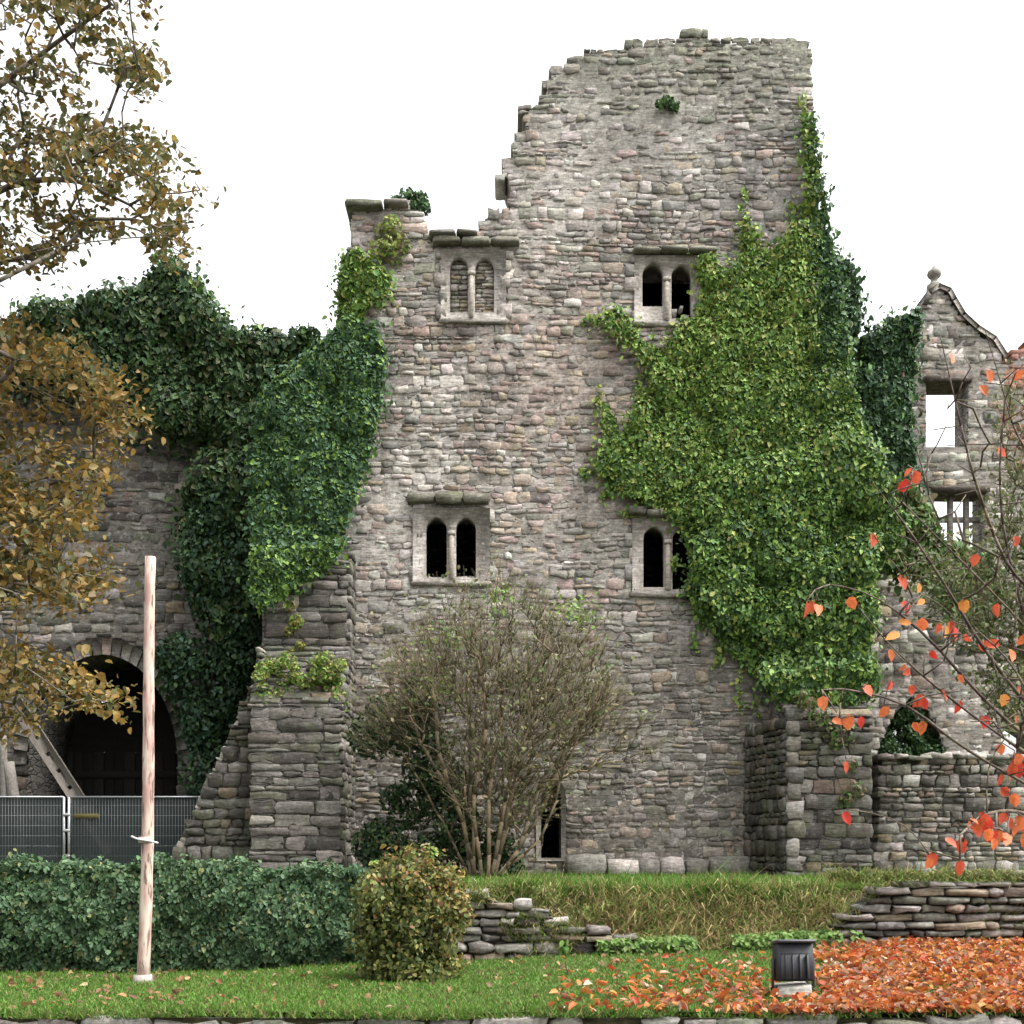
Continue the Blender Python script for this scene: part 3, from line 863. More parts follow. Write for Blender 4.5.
for yy in (775, 835): box(gr, (PX(104, GY), GY - .08, PZ(yy, GY)), (168 / F * GY, .05, .16), (.018, .016, .013), .01)
build('cross_rail', gr, M_WOOD, gate)

# raking timber prop with mortice holes, leaning across the arch
dp = 24.9
p0, p1 = P(14, 700, dp), P(112, 852, dp - .35)
p1[2] = max(p1[2], TZ - .02)
Uv = p1 - p0; Lp = np.linalg.norm(Uv); Uv /= Lp
Nv = np.cross(Uv, np.array([0, 1., 0])); Nv /= np.linalg.norm(Nv); Wv = np.cross(Uv, Nv)
pl = Acc(); wdt = .15
lp = [[(0, -wdt), (Lp, -wdt), (Lp, wdt), (0, wdt)]]
for k in range(9):
    c = .5 + k * .42
    if c < Lp - .3: lp.append([(c, -.045), (c + .09, -.045), (c + .09, .045), (c, .045)])
prism(pl, lp, p0, Uv, Nv, Wv, -.05, .05, (.16, .14, .12))
tag(build('timber_prop', pl, M_WOOD), 'slanting grey timber prop with a row of square holes in front of the gate', 'timber prop')
# two weathered posts by the left edge
for (xa, ya, xb, yb, r, lab) in ((3, 735, 4, 872, .10, 'upright grey weathered post at the left edge behind ivy hedge'), (9, 762, 21, 874, .15, 'thick leaning grey weathered post beside the wire fence')):
    a = Acc(); q0, q1 = P(xa, ya, 24.2), P(xb, yb, 24.2); q1[2] = TZ - .05
    tube(a, spline([q1, q0 * .5 + q1 * .5 + np.array([.03, 0, 0]), q0], 8), np.linspace(r, r * .7, 8), 8, (.20, .18, .16))
    tag(build('timber_post', a, M_BARK), lab, 'post', 'weathered posts by the gate')

# temporary fence panels
DF = 23.7
def fence(x0, x1, lab, net, strip=True):
    r = thing('fence_panel', (PX((x0 + x1) / 2, DF), DF, TZ), lab, 'fence panel', 'temporary fence panels by the gate')
    f = Acc(); xa, xb = PX(x0, DF), PX(x1, DF); z0, z1 = TZ + .08, PZ(797, DF)
    for x in (xa, xb): segs(f, [(x, DF, TZ - .05)], [(x, DF, z1)], .028, .028, 8, (.36, .37, .38))
    for z in (z0 + .05, z1): segs(f, [(xa, DF, z)], [(xb, DF, z)], .02, .02, 8, (.30, .31, .32))
    for z in (z0 + .3, z0 + .8, z1 - .35): box(f, (xb + .05, DF, z), (.14, .07, .06), (.4, .4, .4), .01)
    build('frame', f, M_METAL, r)
    wv = Acc()
    xs = np.arange(xa + .06, xb, .06); zs = np.arange(z0 + .1, z1, .2)
    segs(wv, np.c_[xs, xs * 0 + DF, xs * 0 + z0], np.c_[xs, xs * 0 + DF, xs * 0 + z1], .0022, .0022, 4, (.3, .31, .31))
    segs(wv, np.c_[zs * 0 + xa, zs * 0 + DF, zs], np.c_[zs * 0 + xb, zs * 0 + DF, zs], .0022, .0022, 4, (.3, .31, .31))
    build('wire_mesh', wv, M_METAL, r)
    if net:
        m, nt, p, o = newmat('dark_debris_netting')
        p.inputs['Base Color'].default_value = (.010, .018, .018, 1); p.inputs['Roughness'].default_value = .7
        tr = nd(nt, 'ShaderNodeBsdfTransparent'); mx = nd(nt, 'ShaderNodeMixShader'); mx.inputs[0].default_value = .08
        nt.links.new(p.outputs[0], mx.inputs[1]); nt.links.new(tr.outputs[0], mx.inputs[2]); nt.links.new(mx.outputs[0], o.inputs[0])
        s = Acc(); gxx = np.linspace(xa + .03, xb - .03, 24)
        ya = DF + .03 + .012 * np.sin(gxx * 9)
        V = np.r_[np.c_[gxx, ya, gxx * 0 + z0], np.c_[gxx, ya, gxx * 0 + z1 - .02]]
        i = np.arange(23); s.add(V, np.stack([i, i + 1, i + 25, i + 24], 1))
        build('netting', s, m, r)
        if not strip: return r
        y = Acc(); c = P(87, 816, DF); box(y, (c[0], DF - .035, c[2]), (.5, .012, .09), (.10, .085, .03), .004)
        tag(build('strap_label', y, M_PAINT, r), 'dull yellow strip tied to the fence')
    return r
fence(-110, 64, 'wire mesh fence panel left of the paired posts at the left edge', True, False)  # netting added on this panel to darken the shaded passage behind it
fence(69, 222, 'dark netted fence panel with dull yellow strip right of the paired posts', True)

# ================================================================== MANSION WALL with gable (right)
DM = 27.0
MW = thing('ruined_gable_wall', (PX(950, DM), DM, TZ), 'roofless grey stone house wall with curved gable and empty windows', 'house ruin')
mp_ = poly_px([(842, 892), (1140, 892), (1140, 296), (1060, 322), (1024, 344), (1010, 354), (1004, 360), (993, 341), (976, 330), (962, 317), (953, 302), (948, 293), (938, 289), (929, 294),
               (925, 306), (915, 318), (905, 330), (885, 420), (850, 480)], DM)
mh = [rect(926, 382, 967, 447, DM), rect(934, 492, 985, 556, DM), poly_px([(874, 800), (879, 745), (894, 714), (911, 697), (928, 710), (941, 737), (947, 800)], DM), poly_px([(1001, 800), (1001, 735), (1010, 722), (1030, 735), (1030, 800)], DM)]
mc = Acc(); prism(mc, [inset(mp_, .08)] + mh, (0, DM, 0), (1, 0, 0), (0, 0, 1), (0, 1, 0), 0, .75)
build('rubble_core', mc, M_CORE, MW)
mf = Acc()
def mcol(u, v):
    c = col_generic((4, 3, .7, .7, 1, .3), .95)(u, v)
    px = u / DM * F + 512; py = HOR - (v - CZ) / DM * F
    red = (px > 1003) & (py < 470)
    c[red] = palette([(.30, .13, .10), (.36, .19, .15)], (1, 1), int(red.sum())) if red.any() else c[red]
    return c
masonry(mf, (0, DM, 0), (1, 0, 0), (0, 0, 1), (0, -1, 0), mp_, mcol, mh, row=(.16, .3), ln=(.16, .45), wob=.03, edge=.5, rag=.04, split=(1, 1, 2, 2))
mortar(mf, (0, DM, 0), (1, 0, 0), (0, 0, 1), (0, -1, 0), mp_, mh, res=.08, base=.02)
build('stone_face', mf, M_TOWER, MW)
# gable coping and finial
gcop = Acc()
cpx = [(925, 306), (929, 295), (938, 289), (948, 293), (953, 302), (962, 317), (976, 330), (993, 341), (1004, 358)]
for (xa, ya), (xb, yb) in zip(cpx[:-1], cpx[1:]):
    q0, q1 = P(xa, ya - 1, DM), P(xb, yb - 1, DM)
    mid = (q0 + q1) / 2 + np.array([0, .33, 0]); dv = q1 - q0; L = np.linalg.norm(dv); Uu = dv / L; Nn = np.array([-Uu[2], 0, Uu[0]])
    if Nn[2] < 0: Nn = -Nn
    prism(gcop, [[(-L / 2 - .02, -.42), (L / 2 + .02, -.42), (L / 2 + .02, .42), (-L / 2 - .02, .42)]], mid, Uu, (0, 1, 0), Nn, -.04, .07, palette([GREY, DARK], (2, 1), 1)[0] * .8)
build('gable_coping', gcop, M_DARKST, MW)
fn = Acc(); c = P(939, 290, DM) + np.array([0, .3, .12])
prf = [(-.3, .2), (.12, .17), (.16, .12), (.22, .07), (.27, .08), (.31, .13), (.38, .165), (.45, .14), (.50, .07), (.56, .035)]
tube(fn, [c + np.array([0, 0, h]) for h, r in prf], [r for h, r in prf], 12, (.30, .29, .26))
build('finial', fn, M_DARKST, MW, smooth=True)
for (x0, y0, x1, y1) in ((922, 376, 972, 384), (930, 486, 990, 493)):
    a = Acc(); R = [(PX(x0, DM), PZ(y1, DM), PX(x1, DM) - PX(x0, DM), PZ(y0, DM) - PZ(y1, DM))]
    stones(a, (0, DM, 0), (1, 0, 0), (0, 0, 1), (0, -1, 0), R, (.12, .13), [(.12, .10, .09)], .7, jit=.05)
    build('lintel', a, M_DARKST, MW)
a = Acc()
for xx in (950, 966): box(a, P(xx, 524, DM + .3), (.12, .12, 1.45), (.25, .23, .21), .02)
box(a, P(958, 520, DM + .35), (1.1, .1, .12), (.25, .23, .21), .02)
build('window_mullion', a, M_DRESS, MW)

# low rubble wall in front of it
DL = 22.6
lw = Acc(); lpoly = poly_px([(873, 892), (1200, 892), (1200, 752), (1010, 760), (945, 757), (905, 763), (880, 757)], DL)
prism(lw, [inset(lpoly, .06)], (0, DL, 0), (1, 0, 0), (0, 0, 1), (0, 1, 0), 0, .6, (.15, .14, .13))
masonry(lw, (0, DL, 0), (1, 0, 0), (0, 0, 1), (0, -1, 0), lpoly, col_generic((4, 2, .5, .8, 1.6, .8), .82), row=(.14, .26), ln=(.14, .4), rag=.05, edge=.5, prot=(.02, .08), split=(1, 1, 2))
R = [];  u = PX(876, DL)
while u < PX(1190, DL): l = rng.uniform(.2, .5); R.append((u, PZ(760, DL), l, rng.uniform(.08, .15))); u += l
stones(lw, (0, DL, 0), (1, 0, 0), (0, 0, 1), (0, -1, 0), R, (.06, .14), palette([PALE, GREY, DARK], (2, 2, 1), len(R)), .6)
tag(build('rubble_wall', lw, M_TOWER), 'low grey rubble stone wall with rough loose top right of the corner buttress', 'wall')
# rusty pipe up the ivy
a = Acc(); tube(a, [P(903, 330, 26.0), P(903, 400, 26.0), P(904, 480, 26.0), P(904, 560, 26.0)],   .07, 8, (.15, .105, .085))
pipe = build('drainpipe', a, M_PAINT); tag(pipe, 'tall brown drainpipe standing among the dark ivy beside the gable', 'drainpipe')
for yy in (350, 430, 510):
    a = Acc(); c = P(903.5, yy, 26.0); segs(a, [c - np.array([0, 0, .06])], [c + np.array([0, 0, .06])], .10, .10, 10, (.13, .09, .07)); build('collar', a, M_PAINT, pipe)

# ================================================================== RETAINING WALLS OF THE TERRACE
def drywall(name, d, pts, label, row, ln, dark=.8):
    poly = poly_px(pts, d); a = Acc()
    prism(a, [inset(poly, .05)], (0, d, 0), (1, 0, 0), (0, 0, 1), (0, 1, 0), .02, .45, (.05, .045, .04))
    masonry(a, (0, d, 0), (1, 0, 0), (0, 0, 1), (0, -1, 0), poly, col_generic((4, 2, .4, .8, 1.2, 1.4), dark), row=row, ln=ln, split=(1, 1, 1, 2), rag=.06, edge=.35, prot=(.04, .14), step=.6)
    return tag(build(name, a, M_DRY), label, 'retaining wall', 'dry stone terrace walls')
drywall('retaining_wall', 13.15, [(452, 974), (540, 964), (600, 955), (650, 948), (640, 940), (612, 930), (580, 926), (562, 918), (540, 908), (505, 900), (480, 892), (452, 890)],
        'short patch of mossy dry stone wall beside the round bush', (.06, .13), (.18, .48), .6)
drywall('retaining_wall', 13.1, [(770, 962), (860, 945), (1300, 955), (1300, 872), (1030, 876), (960, 884), (905, 882), (872, 892), (858, 908), (838, 914), (832, 932), (790, 940)],
        'longer dry stone wall of flat slabs above the red leaf carpet', (.06, .13), (.18, .6), .62)

# kerb of rough stones along the front of the lawn
kb = Acc()
prism(kb, [[(-20, -.1), (20, -.1), (20, .36), (-20, .392)]], (0, 8.96, 0), (1, 0, 0), (0, 0, 1), (0, 1, 0), 0, .35, (.10, .095, .05))
R = []; u = -9.0
while u < 9: 
    l = rng.uniform(.18, .6); h = rng.uniform(.13, .2); R.append((u, .39 - h + rng.uniform(-.05, .015), l, h)); u += l
stones(kb, (0, 8.96, 0), (1, 0, 0), (0, 0, 1), (0, -1, 0), R, (.04, .12), palette([PALE, GREY, GRN], (.6, 2, 2), len(R)) * .6, .3)
masonry(kb, (0, 8.96, 0), (1, 0, 0), (0, 0, 1), (0, -1, 0), [(-9, 0), (9, 0), (9, .28), (-9, .28)], col_generic(mul=.7), row=(.12, .18), ln=(.2, .5))
tag(build('kerb_wall', kb, M_DRY), 'low kerb of rough stones along the front edge of the lawn', 'kerb wall')

# ================================================================== POLE
pb = P(143, 985, 11.6); pb[2] = lawn_z(pb[0], pb[1]) - .05
pt = P(152, 557, 11.6)
POLE = thing('wooden_pole', (pb[0], pb[1], float(lawn_z(pb[0], pb[1]))), 'tall bare pinkish timber pole standing on the lawn before the ivy hedge', 'pole')
m, nt, p, o = newmat('peeling_pole_bark')
pos = gen_vec(nt); mpn = nd(nt, 'ShaderNodeMapping'); mpn.inputs['Scale'].default_value = (9, 9, 1.6); nt.links.new(pos, mpn.inputs['Vector'])
f1, raw = noise_fac(nt, 1.6, .42, .58, vec=mpn.outputs[0], detail=6)
f2, _ = noise_fac(nt, 2.7, .54, .62, vec=mpn.outputs[0], detail=3)
c = mix(nt, f1, (.47, .40, .325), (.37, .225, .185)); c = mix(nt, f2, c, (.14, .09, .07))
nt.links.new(c, p.inputs['Base Color']); p.inputs['Roughness'].default_value = .8
b = nd(nt, 'ShaderNodeBump'); b.inputs['Strength'].default_value = .5; b.inputs['Distance'].default_value = .01; nt.links.new(raw, b.inputs['Height']); nt.links.new(b.outputs[0], p.inputs['Normal'])
a = Acc(); tt = np.linspace(0, 1, 16)
pts = pb + (pt - pb) * tt[:, None] + np.c_[.015 * np.sin(tt * 5), tt * 0, tt * 0]
tube(a, pts, .063 - .013 * tt + .003 * np.sin(tt * 40), 12)
build('shaft', a, m, POLE, smooth=True)
a = Acc(); c = P(146, 840, 11.6)
tube(a, spline([c + np.array(v) for v in ((-.125, -.05, .035), (-.06, -.085, .01), (0, -.09, 0), (.06, -.085, -.01), (.135, -.06, -.03))], 12), .010, 6, (.55, .54, .52))
segs(a, [c + np.array([0, 0, -.03])], [c + np.array([0, 0, .03])], .074, .074, 12, (.40, .34, .30))
build('rope_cleat', a, M_PAINT, POLE)
a = Acc(); segs(a, [pb], [pb + np.array([0, 0, .13])], .10, .085, 10, (.30, .27, .24)); build('foot_collar', a, M_PAINT, POLE)

# ================================================================== FLOODLIGHT
fd = 9.75; fc = P(793, 998, fd); fz = float(lawn_z(fc[0], fd))
FL = thing('floodlight', (fc[0], fd, fz), 'black boxy floodlight on a pale block among the fallen red leaves', 'floodlight')
a = Acc(); stones(a, (fc[0], fd - .08, fz - .04), (1, 0, 0), (0, 0, 1), (0, -1, 0), [(-.145, 0, .28, .15)], (.05, .06), [(.36, .35, .32)], .25, jit=.1)
build('base_block', a, M_DRY, FL)
a = Acc(); rx = math.radians(-8); hz = fz + .285
box(a, (fc[0], fd, hz), (.30, .17, .31), (.022, .023, .026), .018, rz=.06, rx=rx)
build('housing', a, M_BLACK, FL)
a = Acc(); 
box(a, (fc[0] - .004, fd - .095, hz - .03), (.235, .03, .21), (.030, .031, .035), .012, rz=.06, rx=rx)
for k in range(4): box(a, (fc[0] - .087 + k * .058, fd - .118, hz - .03), (.012, .03, .2), (.025, .026, .03), .004, rz=.06, rx=rx)
build('rear_cover', a, M_BLACK, FL)
a = Acc(); box(a, (fc[0], fd - .012, hz + .165), (.32, .21, .028), (.05, .052, .057), .01, rz=.06, rx=rx); build('visor', a, M_BLACK, FL)
a = Acc()
for s in (-1, 1): box(a, (fc[0] + s * .164, fd, hz - .09), (.016, .05, .24), (.03, .03, .033), .004)
box(a, (fc[0], fd, hz - .2), (.344, .05, .016), (.03, .03, .033), .004)
build('bracket', a, M_BLACK, FL)
a = Acc(); tube(a, spline([(fc[0] + .1, fd + .09, hz - .1), (fc[0] + .16, fd + .16, fz + .1), (fc[0] + .24, fd + .2, fz + .03), (fc[0] + .5, fd + .3, fz + .01)], 14), .009, 6, (.02, .02, .02)); build('cable', a, M_BLACK, FL)

# ================================================================== IVY AND PLANTS ON THE WALLS
G_BRT, G_MID, G_DRK, G_YEL, G_BLU, G_DEEP = (.19, .30, .06), (.095, .18, .045), (.040, .085, .028), (.30, .34, .09), (.055, .11, .055), (.018, .04, .016)
def ivy_col_right(x, z, n):
    px = x / D * F + 512; py = HOR - (z - CZ) / D * F
    t = np.clip((py - 330 + (px - 700) * .35) / 260, 0, 1)
    a = palette([G_BRT, G_MID, G_YEL, (.20, .17, .06)], (5, 3, 2, .35), n, .28); b = palette([G_MID, G_DRK, G_BRT, G_YEL], (4, 2.2, 2.4, .5), n, .28)
    edge = np.clip((px - 800) / 25, 0, 1) * np.clip((420 - py) / 100, 0, 1)
    c = np.where((rng.random(n) < t)[:, None], b, a)
    e = palette([G_MID, G_BLU, G_DRK], (2, 3, 1), n, .25)
    return np.where((rng.random(n) < edge)[:, None], e, c)
right_ivy = [(744, 218), (757, 243), (768, 262), (783, 240), (792, 228), (800, 240), (802, 180), (800, 122), (812, 120), (822, 200), (838, 285), (846, 345), (852, 400),
             (866, 450), (885, 490), (905, 520), (890, 560), (868, 580), (872, 620), (862, 670), (838, 702), (800, 712), (770, 700), (748, 668), (722, 648), (700, 620), (684, 596), (690, 560), (676, 525),
             (640, 505), (612, 492), (592, 470), (603, 440), (600, 405), (613, 418), (620, 440), (640, 398), (652, 402), (648, 380), (632, 358), (608, 335), (594, 320), (622, 312), (640, 345), (662, 355), (676, 330),
             (693, 322), (700, 300), (694, 262), (712, 258), (722, 282), (738, 262), (738, 235)]
def ivy_thing(name, acc, mat, label, cat='ivy', group='ivy on the castle walls'):
    return tag(build(name, acc, mat), label, cat, group)
a = Acc(); ip = poly_px(right_ivy, D)
ivy(a, ip, D - .06, 54000, .086, ivy_col_right, rad=(.2, .5), nclump=300, flat=.34)
low = poly_px([(690, 480), (860, 440), (885, 500), (866, 575), (870, 620), (858, 672), (800, 705), (760, 690), (690, 590)], D)
ivy(a, low, D - .16, 19000, .094, ivy_col_right, rad=(.3, .75), nclump=80, flat=.55)
backstrip = poly_px([(803, 210), (826, 220), (842, 290), (852, 345), (858, 410), (880, 470), (895, 520), (868, 560), (815, 480), (808, 330)], D)
ivy(a, backstrip, D + .45, 7000, .11, pal_leaf([G_MID, G_DRK, G_BLU], (2, 2, 2)), rad=(.25, .5), nclump=50, flat=.5)
ontop = poly_px([(758, 676), (872, 660), (870, 690), (850, 712), (800, 716), (782, 708)], 22.8)
ivy(a, ontop, 22.75, 3000, .10, ivy_col_right, rad=(.15, .4), nclump=30, flat=.6)
for pts in ([(748, 225), (743, 205), (746, 190)], [(792, 232), (794, 214), (790, 200)], [(600, 325), (588, 318), (582, 322)], [(602, 412), (598, 398), (603, 388)], [(594, 468), (584, 474), (578, 470)], [(642, 402), (638, 388), (642, 376)], [(622, 440), (612, 448)],
            [(700, 262), (696, 276)], [(655, 372), (648, 392)], [(700, 622), (694, 640), (700, 655)], [(676, 560), (668, 572)], [(640, 505), (630, 514), (618, 512)], [(742, 660), (738, 690), (744, 712)], [(760, 700), (758, 740), (764, 775)], [(720, 645), (716, 668)], [(806, 122), (802, 104), (805, 92)], [(610, 490), (600, 500)]):
    q = spline([P(x, y, D - .09) for x, y in pts], 26) + rng.normal(0, .045, (26, 3)) * np.array([1, .3, 1])
    leaves(a, np.r_[q, q[:18] + rng.normal(0, .05, (18, 3)) * np.array([1, .3, 1])], np.tile((0, -1, .4), (44, 1)), .085, palette([G_BRT, G_YEL, G_MID], (3, 2, 2), 44), droop=.8, sj=.5)
IVR = thing('climbing_ivy', (PX(760, D), D - .1, TZ), 'large bright green ivy sheet climbing the right side of the keep', 'ivy', 'ivy on the castle walls')
build('foliage', a, M_IVY, IVR)
a = Acc()
for (pts, r) in (([(765, 892), (768, 780), (775, 690), (770, 560), (750, 400), (747, 240)], .05), ([(800, 700), (815, 560), (810, 400), (808, 200)], .04), ([(775, 690), (720, 560), (650, 470), (610, 440)], .03), ([(750, 480), (690, 390), (640, 350), (605, 322)], .025)):
    q = [P(x, y, D - .16) for x, y in pts]; tube(a, spline(q, 24) + rng.normal(0, .02, (24, 3)), np.linspace(r, r * .35, 24), 6, (.10, .08, .06))
build('stems', a, M_BARK, IVR)

left_ivy = [(350, 322), (372, 330), (386, 352), (384, 400), (370, 460), (355, 505), (340, 540), (318, 566), (290, 580), (262, 604), (253, 560), (256, 480), (258, 420), (272, 392), (300, 368), (328, 345)]
a = Acc(); ivy(a, poly_px(left_ivy, 23.9), 23.85, 21000, .095, pal_leaf([(.075, .15, .075), G_MID, G_BLU, G_BRT], (3, 2, 2, .8)), rad=(.2, .5), nclump=120, flat=.5)
over = poly_px([(252, 548), (300, 552), (346, 540), (338, 562), (318, 578), (300, 584), (284, 600), (266, 612), (252, 604)], 23.0)
ivy(a, over, 23.05, 2600, .09, pal_leaf([G_BLU, G_MID, G_DRK, G_BRT], (2, 3, 1, 2)), rad=(.15, .35), nclump=30, flat=.5)
shoulder = [(343, 262), (360, 255), (372, 268), (392, 280), (388, 300), (368, 315), (352, 330), (338, 325)]
ivy(a, poly_px(shoulder, 23.9), 23.9, 1700, .11, pal_leaf([G_BRT, G_MID, G_YEL], (3, 3, 1)), rad=(.15, .35), nclump=25, flat=.6)
ivy_thing('climbing_ivy', a, M_IVY, 'blue green ivy hanging on the left corner of the keep above the dark buttress')

def dark_cols(w=(2, 3, 3, .6)): return pal_leaf([G_MID, G_BLU, G_DRK, G_BRT], w)
gate_ivy = [(8, 335), (60, 322), (110, 312), (150, 300), (165, 286), (190, 284), (200, 300), (202, 325), (222, 330), (240, 345), (262, 345), (290, 345), (312, 352), (300, 372), (268, 400), (258, 470), (262, 560), (255, 640), (235, 650), (190, 560), (185, 500),
            (235, 475), (200, 448), (160, 440), (145, 420), (100, 400), (40, 395), (8, 400)]
a = Acc(); ivy(a, poly_px(gate_ivy, 25.3), 25.35, 26000, .12, pal_leaf([(.07, .12, .035), G_DRK, (.075, .085, .03), G_DEEP], (1.4, 3, 1.2, 2)), rad=(.3, .95), nclump=75, flat=1.0, ragged=.25)
C = np.array([P(x, y, 25.6) for x, y in ((175, 300), (188, 308), (160, 318), (215, 350), (240, 358), (285, 358), (265, 365), (130, 330), (95, 335))]); 
puffs(a, C, np.array([.5, .45, .45, .4, .45, .4, .4, .4, .4]), 2600, .15, dark_cols((3, 1, 3, .5)))
tops = [(20, 332), (60, 322), (110, 312), (150, 302), (168, 286), (190, 286), (203, 308), (222, 334), (262, 346), (300, 346), (312, 356)]
tl_ = spline([P(x, y, 25.1) for x, y in tops], 70) + rng.normal(0, .16, (70, 3))
puffs(a, tl_, rng.uniform(.08, .3, 70), 4200, .11, dark_cols((2, 1, 3, .5)), fill=.6, nj=.9)
ivy_thing('climbing_ivy', a, M_IVY, 'dark ivy mass along the top of the gateway wall with domed tuft')

yew = [(196, 500), (215, 486), (240, 500), (252, 560), (254, 650), (250, 690), (238, 745), (222, 800), (206, 835), (198, 790), (200, 740), (204, 690), (206, 640), (192, 600), (186, 560), (200, 530)]
YT = thing('evergreen_tree', (PX(212, 24.9), 24.9, TZ), 'narrow dark bluish evergreen between gateway arch and wing wall', 'tree')
a = Acc(); q = np.r_[sample_poly(poly_px(yew, 24.6), 110), sample_poly(poly_px([(160, 655), (200, 640), (205, 800), (188, 800), (180, 720)], 24.6), 22)]
C = np.c_[q[:, 0], 24.75 + rng.uniform(-.35, .25, 132), q[:, 1]]
puffs(a, C, rng.uniform(.15, .38, 132), 22000, .10, pal_leaf([G_DEEP, G_DRK, (.05, .10, .065)], (2, 3, 2.2)), droop=1.0, fill=.4, sq=(1, 1, 1.3))
build('crown', a, M_LEAF, YT)
a = Acc(); tube(a, [np.array([PX(214, 24.9), 24.9, TZ - .1]), P(212, 740, 24.9), P(214, 600, 24.9), P(215, 500, 24.9)], [.16, .13, .08, .03], 8, (.07, .055, .045)); build('trunk', a, M_BARK, YT)

back_ivy = [(828, 262), (842, 275), (852, 296), (854, 330), (850, 352), (868, 345), (880, 335), (893, 330), (906, 322), (912, 326), (907, 372), (904, 430), (908, 470), (912, 520), (900, 530), (880, 520), (860, 470), (845, 420), (832, 340)]
a = Acc(); ivy(a, poly_px(back_ivy, 26.4), 26.45, 15000, .115, pal_leaf([G_DRK, G_BLU, G_DEEP, G_MID], (3, 3, 1, .7)), rad=(.3, .7), nclump=75, flat=.9, ragged=.18)
ivy_thing('climbing_ivy', a, M_IVY, 'dark green ivy filling the gap between the keep and the curved gable')
skirt = [(862, 476), (900, 488), (925, 505), (940, 540), (962, 552), (990, 560), (1000, 600), (985, 640), (965, 620), (940, 610), (915, 580), (885, 575), (866, 560)]
a = Acc(); ivy(a, poly_px(skirt, 25.2), 25.4, 4500, .14, pal_leaf([G_MID, (.12, .14, .05), G_DRK, (.16, .13, .07)], (3, 3, 1, 1)), rad=(.25, .55), nclump=45, flat=.9, ragged=.2)
ivy_thing('climbing_ivy', a, M_IVY, 'olive green creeper sprawling below the empty gable windows')

# yew seen through the pointed opening
EV = thing('yew_bush', (PX(911, 27.3), 27.3, TZ), 'dark green pointed bush filling the pointed opening behind the low rubble wall', 'bush')
a = Acc(); q = sample_poly(poly_px([(876, 830), (879, 745), (894, 716), (911, 704), (926, 714), (940, 742), (945, 830)], DM), 150)
C = np.c_[q[:, 0], 27.12 + rng.uniform(-.08, .35, 150), q[:, 1]]
puffs(a, C, rng.uniform(.14, .26, 150), 28000, .075, pal_leaf([(.06, .12, .04), G_DRK, (.04, .08, .025)], (3, 3, 1)), fill=.3)
build('crown', a, M_LEAF, EV)
a = Acc(); segs(a, [(PX(911, 27.3), 27.3, TZ - .05)], [(PX(911, 27.3), 27.3, TZ + 2.6)], .12, .05, 8, (.07, .05, .04)); build('trunk', a, M_BARK, EV)

# shrubs and tufts growing out of the masonry
def tuft(pxs, d, n, size, pal, w, label, rad=(.08, .2), name='wall_plant', depth=.12, stems=True):
    a = Acc(); C = np.array([P(x, y, d + rng.uniform(-depth, depth)) for x, y in pxs])
    puffs(a, C, rng.uniform(*rad, len(C)), n, size, pal_leaf(pal, w), fill=.4, droop=.3)
    segs(a, np.tile(P(pxs[0][0], pxs[0][1] + 4, d + .15), (len(C), 1)), C, .008, .004, 4, (.12, .1, .07))
    return tag(build(name, a, M_LEAF), label, 'wall plant', 'plants rooted in the masonry')
tuft([(402, 207), (412, 204), (420, 200), (408, 198), (394, 206), (424, 208)], 24.2, 700, .09, [G_DRK, G_BLU, G_MID], (2, 2, 1), 'dark green tuft on top of the broken left shoulder of the keep')
tuft([(382, 232), (392, 226), (400, 238), (388, 245), (406, 246), (378, 250), (396, 256)], 23.85, 600, .08, [G_YEL, (.22, .2, .09), G_BRT, (.2, .17, .12)], (3, 2, 2, 1), 'yellowish leafy plant on the stub beside the blocked window')
tuft([(660, 104), (667, 102), (674, 106)], 23.85, 260, .07, [G_DRK, G_MID], (2, 1), 'small green tuft high up on the face of the keep', (.08, .13))
tuft([(rng.uniform(260, 340), rng.uniform(655, 712)) for _ in range(60)] + [(288, 690), (300, 680), (315, 676), (325, 690), (305, 692), (278, 698), (332, 700), (312, 662), (268, 704), (262, 708), (340, 704), (322, 672), (296, 668), (318, 700)], 22.6, 4200, .07, [G_BRT, G_YEL, G_MID, (.2, .17, .06)], (3, 2, 2, 1.5), 'bright green plant on the sloping ledge of the dark buttress', (.05, .17), depth=.25)
tuft([(290, 606), (296, 622), (288, 632), (300, 645), (292, 655)], 23.2, 520, .07, [G_YEL, G_BRT, (.24, .19, .05)], (3, 2, 2), 'yellow mossy streak below the hanging ivy on the buttress', (.07, .16), depth=.06)
tuft([(806, 700), (818, 716), (826, 730), (836, 744), (845, 735), (852, 765), (856, 790), (846, 800)], 22.15, 700, .09, [(.14, .15, .06), G_MID, (.2, .14, .09)], (2, 2, 1), 'straggly creeper trailing down the pale cornered buttress', (.1, .24), depth=.1)

# ================================================================== BARE SHRUB IN FRONT OF THE KEEP
ds = 21.0
SB = np.array([PX(488, ds), ds, TZ - .03])
SH = thing('bare_shrub', tuple(SB), 'big leafless brown twiggy shrub growing in front of the keep', 'shrub')
n = 1150
v = rng.normal(0, 1, (n * 4, 3)); v /= np.linalg.norm(v, axis=1, keepdims=True); v *= (rng.random((n * 4, 1)) ** .45); v *= 1.04 + .26 * snoise(v[:, :1] * 2.2, v[:, 2:] * 2.2 + v[:, 1:2], 1, 5)
cc = P(506, 715, ds)
E = cc + v * np.array([134 / F * ds, 1.45, 135 / F * ds])
px = E[:, 0] / E[:, 1] * F + 512; py = HOR - (E[:, 2] - CZ) / E[:, 1] * F
top_env = 594 + 42 * snoise(px / 45, px * 0, 1, 3) + .0024 * (px - 500) ** 2
low_env = 815 - np.abs(px - 490) * .35 + 35 * snoise(px / 40, px * 0, 1, 8)
dens = .25 + .75 * np.clip(snoise(px / 45, py / 45, 1, 5) + .45, 0, 1)
